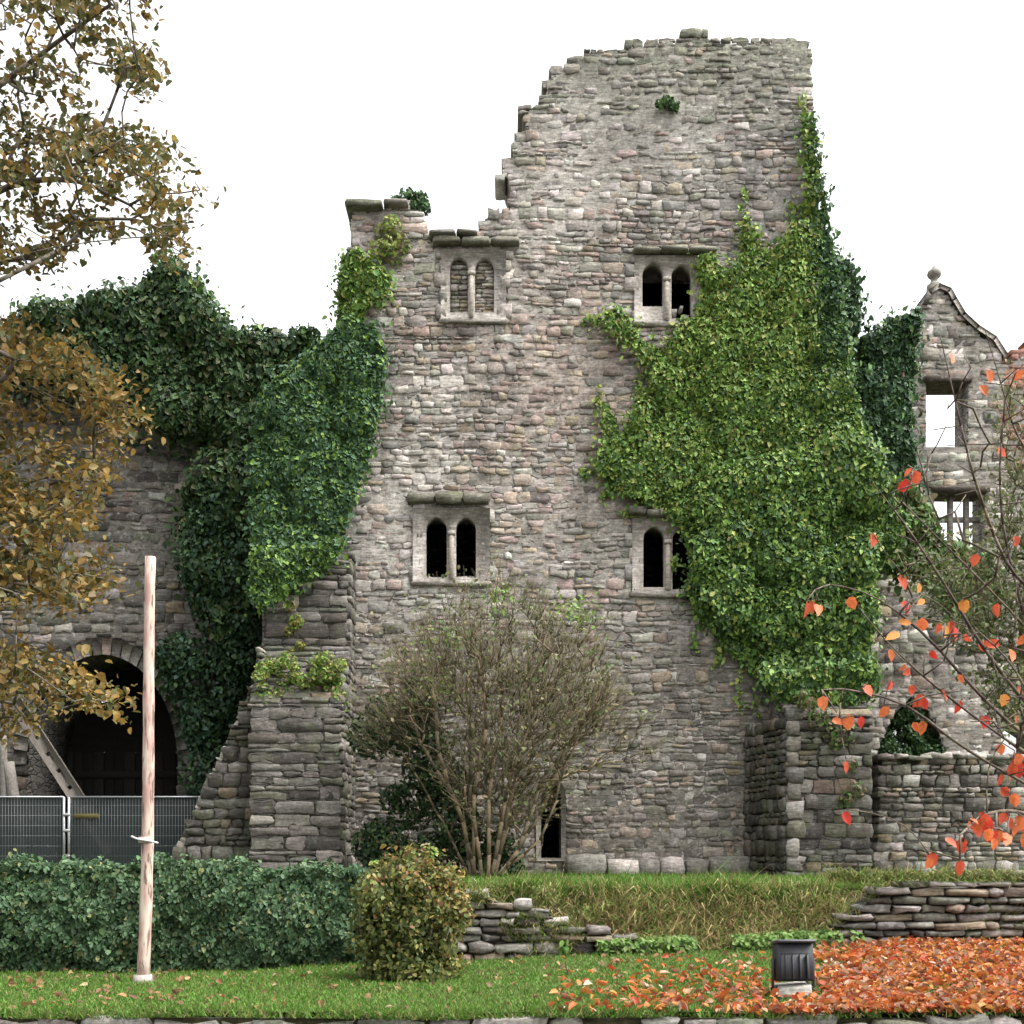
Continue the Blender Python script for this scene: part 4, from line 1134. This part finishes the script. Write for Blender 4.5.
keep = (py > top_env) & (py < low_env) & (E[:, 2] > TZ + .7) & (rng.random(len(px)) < dens)
E = E[keep][:n]
bn = [(SB, -1)]
for (x0, x, y, dy) in ((-.3, 402, 690, .3), (-.25, 420, 640, -.5), (-.2, 432, 690, -.4), (-.25, 450, 625, .4), (-.1, 478, 660, -.6), (0, 500, 620, .3), (.05, 520, 680, -.4), (.1, 545, 640, .5), (.15, 572, 735, -.2),
                       (-.3, 408, 760, .2), (.1, 600, 680, .1), (.12, 625, 700, -.3), (.05, 560, 610, .0), (-.1, 465, 740, -.7), (.3, 590, 790, .2)):
    t = P(x, y, ds + dy); st = SB + np.array([x0, rng.uniform(-.25, .25), 0]); bn.append((st, 0)); pid = len(bn) - 1
    m1 = st + (t - st) * .33 + np.array([rng.normal(0, .1), rng.normal(0, .1), -.15 if x > 560 else .12]); m2 = st + (t - st) * .66 + rng.normal(0, .13, 3)
    for q in spline([st, m1, m2, t], 12)[1:]:
        bn.append((q + rng.normal(0, .015, 3), pid)); pid = len(bn) - 1
nodes, par, load = grow(bn, E, alpha=.3, minstep=.15)
a = Acc()
def shrub_col(n, r):
    thin = palette([(.14, .11, .068), (.11, .10, .055), (.18, .14, .085)], (2, 2, 1), n); thick = palette([(.22, .165, .10), (.14, .115, .075)], (1, 1.3), n)
    return np.where((r > .012)[:, None], thick, thin)
draw_tree(a, nodes, par, load, .0058, .40, .065, 5, shrub_col)
build('branches', a, M_BARK, SH)
tips = E[rng.random(len(E)) < .55]
a = Acc()
# fine spray of shoots at the branch ends
k = 6
B0 = np.repeat(E, k, 0); dv = B0 - np.array([SB[0], SB[1], SB[2] + 1.2]); dv /= np.linalg.norm(dv, axis=1, keepdims=True)
B1 = B0 + (dv + rng.normal(0, .55, dv.shape) + np.array([0, 0, .35])) * rng.uniform(.15, .42, (len(B0), 1))
segs(a, B0, B1, .0036, .0022, 3, palette([(.14, .11, .065), (.105, .10, .05), (.17, .13, .085)], (2, 2, 1), len(B0)))
build('shoots', a, M_BARK, SH)
a = Acc(); L = B1[rng.random(len(B1)) < .34] + rng.normal(0, .04, (1, 3))
leaves(a, L, np.tile((0, -.5, .8), (len(L), 1)), .075, palette([(.13, .15, .05), (.19, .16, .08), (.09, .13, .04)], (3, 2, 2), len(L)))
g = np.array([P(x + rng.normal(0, 14), y + rng.normal(0, 9), ds + rng.uniform(-1, .3)) for x, y in [(575, 612)] * 120 + [(500, 600)] * 90 + [(450, 640)] * 60 + [(440, 690)] * 80])
leaves(a, g, np.tile((0, -.5, .8), (len(g), 1)), .08, palette([G_BRT, G_MID, (.15, .2, .06)], (2, 1, 2), len(g)))
build('leaves', a, M_LEAF, SH)
# dark evergreen growth at its foot
UG = thing('dark_undergrowth_bush', (PX(420, 21.6), 21.6, TZ), 'dark ivy bush at the foot of the leafless shrub', 'bush')
a = Acc()
cen = [(400, 740), (415, 730), (425, 770), (405, 790), (440, 800), (450, 830), (430, 850), (465, 850), (480, 862), (455, 790), (400, 850), (500, 860), (515, 865), (380, 862), (475, 830), (385, 712), (372, 735), (395, 800), (385, 840), (372, 845), (415, 815), (445, 775), (420, 700), (500, 845), (462, 812), (436, 742)]
C = np.array([P(x, y, 21.6 + rng.uniform(-.3, .4)) for x, y in cen])
puffs(a, C, rng.uniform(.15, .42, len(C)), 9500, .085, pal_leaf([G_DEEP, G_DRK, (.07, .10, .035), (.10, .085, .045)], (2.5, 3, 1.2, .6)), fill=.55)
build('foliage', a, M_IVY, UG)
a = Acc(); nn, pp, ll = grow([((PX(430, 21.6), 21.6, TZ - .05), -1)], C, .2); draw_tree(a, nn, pp, ll, .012, .5, .08, 5); build('stems', a, M_BARK, UG)

# ================================================================== LEFT AUTUMN TREE
dt = 16.0
TB = np.array([PX(-105, dt), dt, TZ - .05])
AT = thing('autumn_tree', tuple(TB), 'golden brown autumn tree reaching in from the left edge', 'tree')
dense = [[(-150, 330), (20, 325), (75, 345), (118, 370), (140, 405), (150, 440), (112, 452), (100, 500), (70, 540), (60, 600), (-150, 600)],
         [(-150, 560), (60, 560), (112, 556), (105, 590), (60, 600), (-150, 610)],
         [(-150, 620), (40, 650), (90, 660), (120, 684), (104, 708), (60, 705), (20, 730), (-150, 720)]]
sparse = [[(-160, -120), (165, -80), (150, 8), (120, 45), (85, 60), (95, 95), (60, 110), (70, 160), (40, 170), (-160, 150)],
          [(118, 60), (152, 62), (150, 82), (120, 80)], [(60, 120), (120, 130), (160, 150), (172, 175), (150, 165), (100, 150), (70, 150)],
          [(-160, 165), (60, 150), (120, 165), (172, 185), (192, 240), (188, 262), (140, 232), (120, 195), (60, 180), (-160, 230)],
          [(-160, 205), (40, 205), (110, 215), (145, 225), (80, 240), (60, 262), (-160, 280)]]
ends, kind = [], []
for (polys, cnts, kd) in ((dense, (300, 60, 120), 0), (sparse, (210, 14, 38, 125, 110), 1)):
    for pg, c in zip(polys, cnts):
        for x, y in sample_poly(pg, c):
            ends.append(P(x, y, dt + rng.normal(0, .9))); kind.append(kd)
for (x, y) in ((195, 182), (200, 190), (150, 88), (185, 255), (150, 8), (140, -15)): ends.append(P(x, y, dt)); kind.append(1)
ends = np.array(ends); kind = np.array(kind)
bn = [(TB, -1)]
pid = 0
trunk_pts = spline([TB, P(-100, 640, dt), P(-112, 400, dt), P(-100, 180, dt), P(-90, -40, dt)], 20)
tids = [0]
for q in trunk_pts[1:]: bn.append((q, pid)); pid = len(bn) - 1; tids.append(pid)
for (ti_, pts) in ((14, [(-60, 130), (0, 85), (60, 40), (110, 5)]), (12, [(-60, 240), (0, 190), (70, 180), (130, 205)]), (10, [(-40, 340), (20, 380), (80, 410)]), (7, [(-50, 510), (10, 500), (60, 480)]), (5, [(-40, 610), (20, 640), (80, 670)]), (16, [(-60, 40), (-10, 10), (40, -30)])):
    pid = tids[ti_]; st = bn[pid][0]
    q = spline([st] + [P(x, y, dt + rng.normal(0, .25)) for x, y in pts], 14)
    for s in q[1:]: bn.append((s, pid)); pid = len(bn) - 1
nodes, par, load = grow(bn, ends, alpha=.10, minstep=.2, down=0)
a = Acc(); draw_tree(a, nodes, par, load, .0065, .42, .2, 6, lambda n, r: palette([(.10, .085, .065), (.13, .11, .085)], (1, 1), n))
build('trunk', a, M_BARK, AT)
a = Acc()
for i, e in enumerate(ends):
    m = int(rng.integers(24, 42)) if kind[i] == 0 else int(rng.integers(16, 32))
    ax = rng.normal(0, 1, 3) + np.array([.9, 0, -.1]); ax /= np.linalg.norm(ax)
    t = rng.uniform(-.28, .28, m)
    pts = e + ax * t[:, None] + rng.normal(0, .10 if kind[i] == 0 else .085, (m, 3))
    golden = kind[i] == 0
    yy = HOR - (e[2] - CZ) / e[1] * F
    w = (4, 2.2, 2, 1.6, 1.0) if golden else (1.6, 2, 2.5, 3, .5)
    c = palette([(.23, .14, .035), (.175, .12, .04), (.125, .115, .04), (.085, .095, .035), (.28, .20, .055)], w, m, .25)
    leaves(a, pts, np.tile((0, -.3, .9), (m, 1)), .092, c, droop=.5, nj=.7, sj=.45)
build('crown', a, M_LEAF, AT)

# ================================================================== IVY HEDGE AND ROUND BUSH
HG = thing('ivy_hedge', (PX(170, 13.3), 13.3, .35), 'long low ivy covered bank wall behind the timber pole', 'hedge')
hx0, hx1 = -9.5, PX(358, 13.3)
a = Acc()
ntop = lambda x: PZ(871, 13.3) + .05 * snoise(x, x * .2, 1.6, 7) - .05 * np.clip((x + 3.2) / 1.5, 0, 1)
n = 36000
x = rng.uniform(hx0, hx1, n); t = rng.random(n)
zl = lawn_z(x, 13.0); zt_ = ntop(x)
isf = rng.random(n) < .74
z = np.where(isf, zl + (zt_ - zl) * t, zt_ + np.abs(rng.normal(0, .04, n)) * (1.2 + snoise(x, x * .4, 4.5, 2)))
bulge = .12 * snoise(x, z, 2.2, 3) + .08 * snoise(x, z, 6.5, 9)
y = np.where(isf, 13.02 - .10 * np.sin(math.pi * np.clip((z - zl) / (zt_ - zl), 0, 1)) - bulge + .12 * t ** 4, 13.1 + rng.uniform(0, .6, n))
nb = np.where(isf[:, None], np.array([0, -1, .5]), np.array([0, -.3, 1]))
leaves(a, np.c_[x, y + rng.uniform(-.03, .05, n), z], nb, .056, palette([(.05, .10, .045), (.035, .07, .028), (.085, .14, .06), (.15, .16, .06)], (4, 3, 2, .5), n, .3), droop=.9, nj=.6, sj=.5)
n = 1500; x = hx1 + rng.uniform(-.05, .08, n); z = rng.uniform(.4, 1.42, n)
leaves(a, np.c_[x, rng.uniform(13.0, 13.7, n), z], np.tile((1, -.3, .4), (n, 1)), .068, palette([(.045, .095, .05), (.035, .07, .03)], (4, 3), n, .25))
build('foliage', a, M_IVY, HG)
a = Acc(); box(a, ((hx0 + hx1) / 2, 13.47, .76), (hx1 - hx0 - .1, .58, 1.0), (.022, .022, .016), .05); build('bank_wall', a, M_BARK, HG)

db = 11.4
bb = P(410, 986, db); bb[2] = float(lawn_z(bb[0], db))
BU = thing('round_bush', tuple(bb), 'rounded bush with olive and russet leaves standing on the lawn', 'bush')
cb = np.array([bb[0], db, bb[2] + .63])
n = 150; v = rng.normal(0, 1, (n, 3)); v /= np.linalg.norm(v, axis=1, keepdims=True); v *= rng.uniform(.55, .96, (n, 1))
E = cb + v * np.array([.55, .5, .62]); E = E[E[:, 2] > bb[2] + .03]
lowr = rng.uniform(0, 2 * math.pi, 40); E = np.r_[E, np.c_[cb[0] + .36 * np.cos(lowr), cb[1] + .36 * np.sin(lowr), bb[2] + rng.uniform(.03, .2, 40)]]
a = Acc(); nn, pp, ll = grow([(bb - np.array([0, 0, .05]), -1), (bb + np.array([0, 0, .15]), 0)], E, .25); draw_tree(a, nn, pp, ll, .004, .45, .04, 5); build('stems', a, M_BARK, BU)
def bush_col(p, n):
    red = np.clip((p[:, 0] - cb[0]) * .9 + (p[:, 2] - cb[2]) * 1.1 + .25 + .25 * snoise(p[:, 0], p[:, 2], 5), 0, 1)
    A = palette([(.15, .17, .045), (.09, .12, .035), (.24, .22, .07), (.06, .085, .025)], (3, 3, 1.5, 1.5), n, .25)
    B = palette([(.26, .15, .055), (.20, .10, .05), (.28, .22, .06), (.12, .12, .04)], (2, 1.4, 2, 1.5), n, .25)
    return np.where((rng.random(n) < red * .5)[:, None], B, A)
a = Acc(); puffs(a, E, rng.uniform(.07, .17, len(E)), 12500, .048, bush_col, fill=.6, droop=.6)
E2 = E[rng.random(len(E)) < .35]; o2 = (E2 - cb) / np.linalg.norm(E2 - cb, axis=1, keepdims=True)
T2 = cb + o2 * np.array([.57, .52, .68]) * rng.uniform(.95, 1.1, (len(E2), 1)); T2 = T2[T2[:, 2] > bb[2] + .15]
for q_ in T2:
    m_ = 9; leaves(a, q_ - (q_ - cb) * rng.uniform(0, .22, (m_, 1)) + rng.normal(0, .018, (m_, 3)), np.tile((q_ - cb) + np.array([0, 0, .4]), (m_, 1)), .048, bush_col(np.tile(q_, (m_, 1)), m_))
sp = np.array([P(x + rng.normal(0, 3), y + rng.normal(0, 3), db) for x, y in [(428, 858)] * 14 + [(432, 848)] * 12 + [(377, 862)] * 6 + [(450, 870)] * 8])
leaves(a, sp, np.tile((0, -.5, .6), (len(sp), 1)), .05, palette([G_YEL, G_BRT], (1, 1), len(sp)))
build('foliage', a, M_LEAF, BU)

# ================================================================== RIGHT: OLIVE SHRUB AND RED LEAVED TREE
do = 20.0
OS = thing('olive_shrub', (PX(1010, do), do, TZ), 'wispy olive green shrub behind the red leaved branches', 'shrub')
E = np.array([P(x, y, do + rng.normal(0, .5)) for x, y in sample_poly([(905, 575), (935, 560), (988, 550), (992, 440), (1008, 390), (1100, 380), (1130, 740), (1010, 745), (975, 690), (935, 620)], 480)])
nn, pp, ll = grow([((PX(1040, do), do, TZ - .05), -1), (P(1035, 760, do), 0), (P(1020, 660, do), 1), (P(1030, 560, do), 2)], E, .3)
a = Acc(); draw_tree(a, nn, pp, ll, .008, .42, .07, 4, lambda n, r: palette([(.17, .15, .10), (.13, .12, .07)], (1, 1), n)); build('branches', a, M_BARK, OS)
a = Acc(); k = 7; B0 = np.repeat(E, k, 0); B1 = B0 + (rng.normal(0, .5, B0.shape) + np.array([-.2, 0, .5])) * rng.uniform(.15, .4, (len(B0), 1))
segs(a, B0, B1, .005, .003, 3, palette([(.17, .15, .09), (.13, .14, .06)], (1, 1), len(B0)))
build('shoots', a, M_BARK, OS)
a = Acc(); L = B1[(B1[:, 2] < P(0, 500, do)[2]) | (rng.random(len(B1)) < .2)]; L = np.r_[L, L + rng.normal(0, .08, L.shape)]
leaves(a, L, np.tile((0, -.5, .8), (len(L), 1)), .085, palette([(.11, .14, .045), (.16, .16, .06), (.07, .10, .03)], (3, 2, 2), len(L)))
build('leaves', a, M_LEAF, OS)

dr0 = 9.6
RB = np.array([PX(1155, dr0), dr0, float(lawn_z(PX(1155, dr0), dr0)) - .05])
RT = thing('red_leaved_tree', tuple(RB), 'nearly bare young tree with a few large scarlet leaves at the right edge', 'tree')
bn = [(RB, -1)]
pid = 0; ids = []
for q in spline([RB, P(1130, 850, 9.2), P(1100, 720, 8.8), P(1090, 560, 8.6), P(1060, 380, 8.4), P(1030, 260, 8.4)], 22)[1:]:
    bn.append((q, pid)); pid = len(bn) - 1; ids.append(pid)
limbs = [(7, [(1040, 715), (985, 650), (945, 585), (905, 525), (872, 482)], 7.8), (9, [(1040, 600), (1005, 560), (975, 480), (955, 400), (940, 335)], 7.6), (12, [(1040, 470), (1015, 430), (1000, 380), (985, 330)], 8.0),
         (6, [(1040, 745), (985, 700), (930, 640), (880, 600), (835, 585), (815, 590)], 7.3), (6, [(1050, 765), (1000, 735), (940, 690), (895, 650), (862, 612)], 7.6), (4, [(1060, 800), (1010, 775), (960, 745), (905, 705), (850, 690), (822, 690)], 7.2),
         (3, [(1060, 830), (1020, 812), (985, 815), (960, 835)], 7.0), (8, [(1050, 690), (1010, 560), (1000, 480), (1005, 400)], 8.0), (7, [(1045, 650), (990, 590), (940, 540), (900, 500)], 8.3)]
for (ti_, pts, dd) in limbs:
    pid = ids[ti_]; st = bn[pid][0]; m = len(pts)
    q = spline([st] + [P(x, y, st[1] + (dd - st[1]) * (i + 1) / m) for i, (x, y) in enumerate(pts)], 16)
    for s in q[1:]: bn.append((s, pid)); pid = len(bn) - 1
lp = [(908, 472), (916, 478), (904, 486), (990, 376), (984, 390), (952, 358), (1016, 541), (1002, 452), (903, 582), (919, 588), (906, 607), (921, 602), (964, 606), (945, 631), (951, 628), (938, 628), (955, 633), (893, 636), (905, 622), (922, 625), (983, 646), (992, 644), (967, 638),
      (891, 655), (907, 672), (902, 668), (961, 679), (912, 690), (919, 701), (925, 704), (890, 685), (945, 695), (958, 707), (922, 728), (916, 727), (812, 607), (806, 610), (818, 609), (852, 603), (823, 703), (848, 722), (861, 722), (837, 721), (846, 767), (847, 818), (884, 712), (873, 540),
      (1012, 655), (1004, 700), (985, 722), (932, 860), (929, 863), (960, 868), (963, 850), (951, 842), (961, 845), (1000, 780), (1012, 770), (1018, 760), (1005, 792), (1015, 800), (1020, 690), (1016, 720), (975, 560), (997, 610), (868, 690), (934, 655), (1018, 375), (1022, 640)]
lp += [(rng.uniform(968, 1060), rng.normal(828, 9)) for _ in range(46)] + [(rng.uniform(1000, 1100), rng.uniform(740, 815)) for _ in range(14)]
lp += [(rng.uniform(1030, 1160), rng.uniform(280, 760)) for _ in range(26)]
base = np.array([b for b, _ in bn])
bqx = base[:, 0] / base[:, 1] * F + 512; bqy = HOR - (base[:, 2] - CZ) / base[:, 1] * F
LP = []
for x, y in lp:
    j = int(np.argmin((bqx - x) ** 2 + (bqy - y) ** 2)); LP.append(P(x, y, base[j][1] + rng.normal(0, .12)))
LP = np.array(LP)
extra = np.array([P(x, y, 7.9 + rng.normal(0, .3)) for x, y in sample_poly([(880, 480), (960, 330), (1060, 330), (1100, 760), (1000, 760), (900, 640)], 130)])
att = LP + np.array([0, 0, .05])
nn, pp, ll = grow(bn, np.r_[att, extra], .12, .1)
a = Acc(); draw_tree(a, nn, pp, ll, .0034, .40, .06, 5, lambda n, r: palette([(.10, .075, .06), (.14, .11, .085), (.12, .10, .06)], (2, 1, 1), n)); build('branches', a, M_BARK, RT)
a = Acc()
leaves(a, LP, np.c_[rng.normal(0, .5, len(LP)), np.full(len(LP), -1.), rng.normal(0, .25, len(LP))], .088, palette([(.58, .10, .045), (.62, .16, .055), (.55, .05, .03), (.68, .27, .06)], (4, 3, 1.5, .7), len(LP), .12), droop=1.1, wid=.72, nj=.3, sj=.25)
build('leaves', a, M_LEAF, RT)

# ================================================================== GRASS AND FALLEN LEAVES
GP = [(.075, .17, .022), (.10, .20, .03), (.06, .12, .02), (.17, .19, .055), (.22, .19, .09)]
a = Acc(); n = 185000
Y = 9.0 + 4.6 * rng.random(n) ** 1.15; X = rng.uniform(-.62, .68, n) * Y
thin = .5 + .5 * snoise(X, Y, 1.7, 2)
ok = rng.random(n) < (.55 + .45 * thin); X, Y = X[ok], Y[ok]
grass(a, X, Y, lawn_z(X, Y) - .004, .045, .0055, palette(GP, (4, 3, 2, 1.2, .5), len(X), .22), lean=.6)
n = 22000; X = rng.uniform(-5.5, 6.2, n); Y = 8.97 + rng.uniform(-.10, .2, n)
tuftm = rng.random(n) < (.35 + .65 * (snoise(X, Y * 0, 2.2, 6) > -.2)) * np.clip(1.3 - X * .45, .25, 1); X, Y = X[tuftm], Y[tuftm]
grass(a, X, Y, lawn_z(X, np.maximum(Y, 9.05)) - .03, .08, .006, palette(GP, (3, 2, 2, 2, 1.2), len(X), .22), lean=.7, bias=(0, -.35, 0))
tag(build('lawn_grass', a, M_GRASS), 'short green grass of the front lawn', 'grass', kind='stuff')
a = Acc(); n = 52000
X = rng.uniform(-9, 10.5, n); Y = 13.75 + 10 * rng.random(n) ** 1.9
grass(a, X, Y, np.full(n, TZ), .085 + .05 * snoise(X, Y, 2.1, 3), .008, palette(GP, (4, 3, 2, 1.6, .8), n, .22), lean=.5)
tag(build('terrace_grass', a, M_GRASS), 'green grass growing on the terrace edge', 'grass', kind='stuff')
a = Acc(); n = 42000
X = rng.uniform(PX(455, 13.4), 9.5, n); t = rng.random(n); Y = 13.2 + .75 * t
px = X / 13.3 * F + 512
wgt = np.where(px < 620, np.where(t > .25, 1, .4), np.where(px > 850, np.where(t > .7, .8, .15), 1))
ok = rng.random(n) < wgt; X, Y, t = X[ok], Y[ok], t[ok]; n = len(X)
dry = rng.random(n) < np.clip(1.15 - 1.1 * t, .12, .8)
c = np.where(dry[:, None], palette([(.46, .38, .20), (.36, .27, .14), (.24, .27, .085), (.30, .19, .12)], (3, 2, 3, 1.2), n, .3), palette(GP, (3, 4, 2, 2, 1), n, .25))
grass(a, X, Y, bank_z(X, Y) - .01, (.17 + .09 * snoise(X, Y, 3.3, 4)) * rng.uniform(.5, 1.6, n), .0075, c, lean=.95, bias=(0, -.6, -.1))
for (xa, xb, ya, yb, m_) in ((462, 660, 905, 962, 2600), (470, 560, 888, 905, 900), (790, 1024, 880, 940, 1500), (830, 1024, 872, 884, 1600)):
    gx = PX(rng.uniform(xa, xb, m_), 13.0); gz = PZ(rng.uniform(ya, yb, m_), 13.0)
    okg = snoise(gx, gz * 1.5, 2.3, 11) > (.15 if m_ > 2000 or m_ == 1500 else -.3); gx, gz = gx[okg], gz[okg]
    grass(a, gx, np.full(len(gx), 13.08), gz, .13, .006, palette([(.20, .24, .07), (.34, .28, .14), (.12, .19, .04)], (3, 2, 2), len(gx), .25), lean=.8, bias=(0, -.8, -.3))
nw = 2600; wx = rng.uniform(PX(560, 13.1), PX(860, 13.1), nw); wy = 13.16 - .25 * rng.random(nw) ** 2
okw = snoise(wx, wx * 0, 2.4, 4) > -.1; wx, wy = wx[okw], wy[okw]; nw = len(wx)
leaves(a, np.c_[wx, wy, lawn_z(wx, wy) + rng.uniform(.02, .16, nw)], np.tile((0, -.6, .8), (nw, 1)), .06, palette([(.16, .26, .07), (.10, .19, .045), (.22, .27, .10)], (3, 2, 1), nw), droop=.2, nj=.6)
tag(build('bank_grass', a, M_GRASS), 'long straw and green grass hanging on the terrace bank', 'grass', kind='stuff')
a = Acc(); n = 29000
px = rng.uniform(520, 1330, n); Y = 8.88 + 4.57 * rng.random(n) ** 1.1; X = PX(px, Y)
py = HOR + (CZ - lawn_z(X, Y)) / Y * F
lim = 985 - (px - 560) * .0 ; 
dens = np.clip((px - 790 + (py - 940) * 1.3) / 90, 0, 1)
dens = dens * np.clip(.75 + .6 * snoise(X, Y, 1.8, 3), .35, 1)
dens = np.maximum(dens, .16 * np.clip((px - 540) / 120, 0, 1) * np.clip((py - 955) / 40, 0, 1))
dens = np.where((np.abs(px - 793) < 30) & (np.abs(py - 985) < 22), dens * .15, dens)
ok = (rng.random(n) < dens) & (Y < 13.05 + .1 * snoise(X, Y)); X, Y = X[ok], Y[ok]; n = len(X)
c = palette([(.42, .115, .028), (.33, .06, .022), (.43, .18, .045), (.42, .24, .15), (.20, .075, .04), (.46, .33, .25)], (3, 2, 2.6, 1.2, 2.4, .6), n, .2)
leaves(a, np.c_[X, Y, lawn_z(X, np.maximum(Y, 9)) + rng.uniform(.012, .06, n)], np.tile((0, -.15, 1), (n, 1)),   .068, c, droop=0, nj=.6, fold=.42, wid=.6, sj=.5)
tag(build('fallen_red_leaves', a, M_LEAF), 'carpet of fallen red and orange leaves on the lawn', 'fallen leaves', kind='stuff')
a = Acc(); n = 620
Y = 9.1 + 3.9 * rng.random(n); X = rng.uniform(-.47, .2, n) * Y
ok = rng.random(n) < .45 + .5 * snoise(X, Y, .8, 9) + .3 * (X < -3); X, Y = X[ok], Y[ok]; n = len(X)
leaves(a, np.c_[X, Y, lawn_z(X, Y) + rng.uniform(.015, .045, n)], np.tile((0, -.15, 1), (n, 1)),   .062, palette([(.20, .11, .05), (.26, .16, .07), (.34, .26, .15), (.14, .08, .045)], (2, 2, .7, 1.5), n, .25), droop=0, nj=.4, fold=.35)
tag(build('fallen_brown_leaves', a, M_LEAF), 'scattered brown dead leaves on the left of the lawn', 'fallen leaves', kind='stuff')
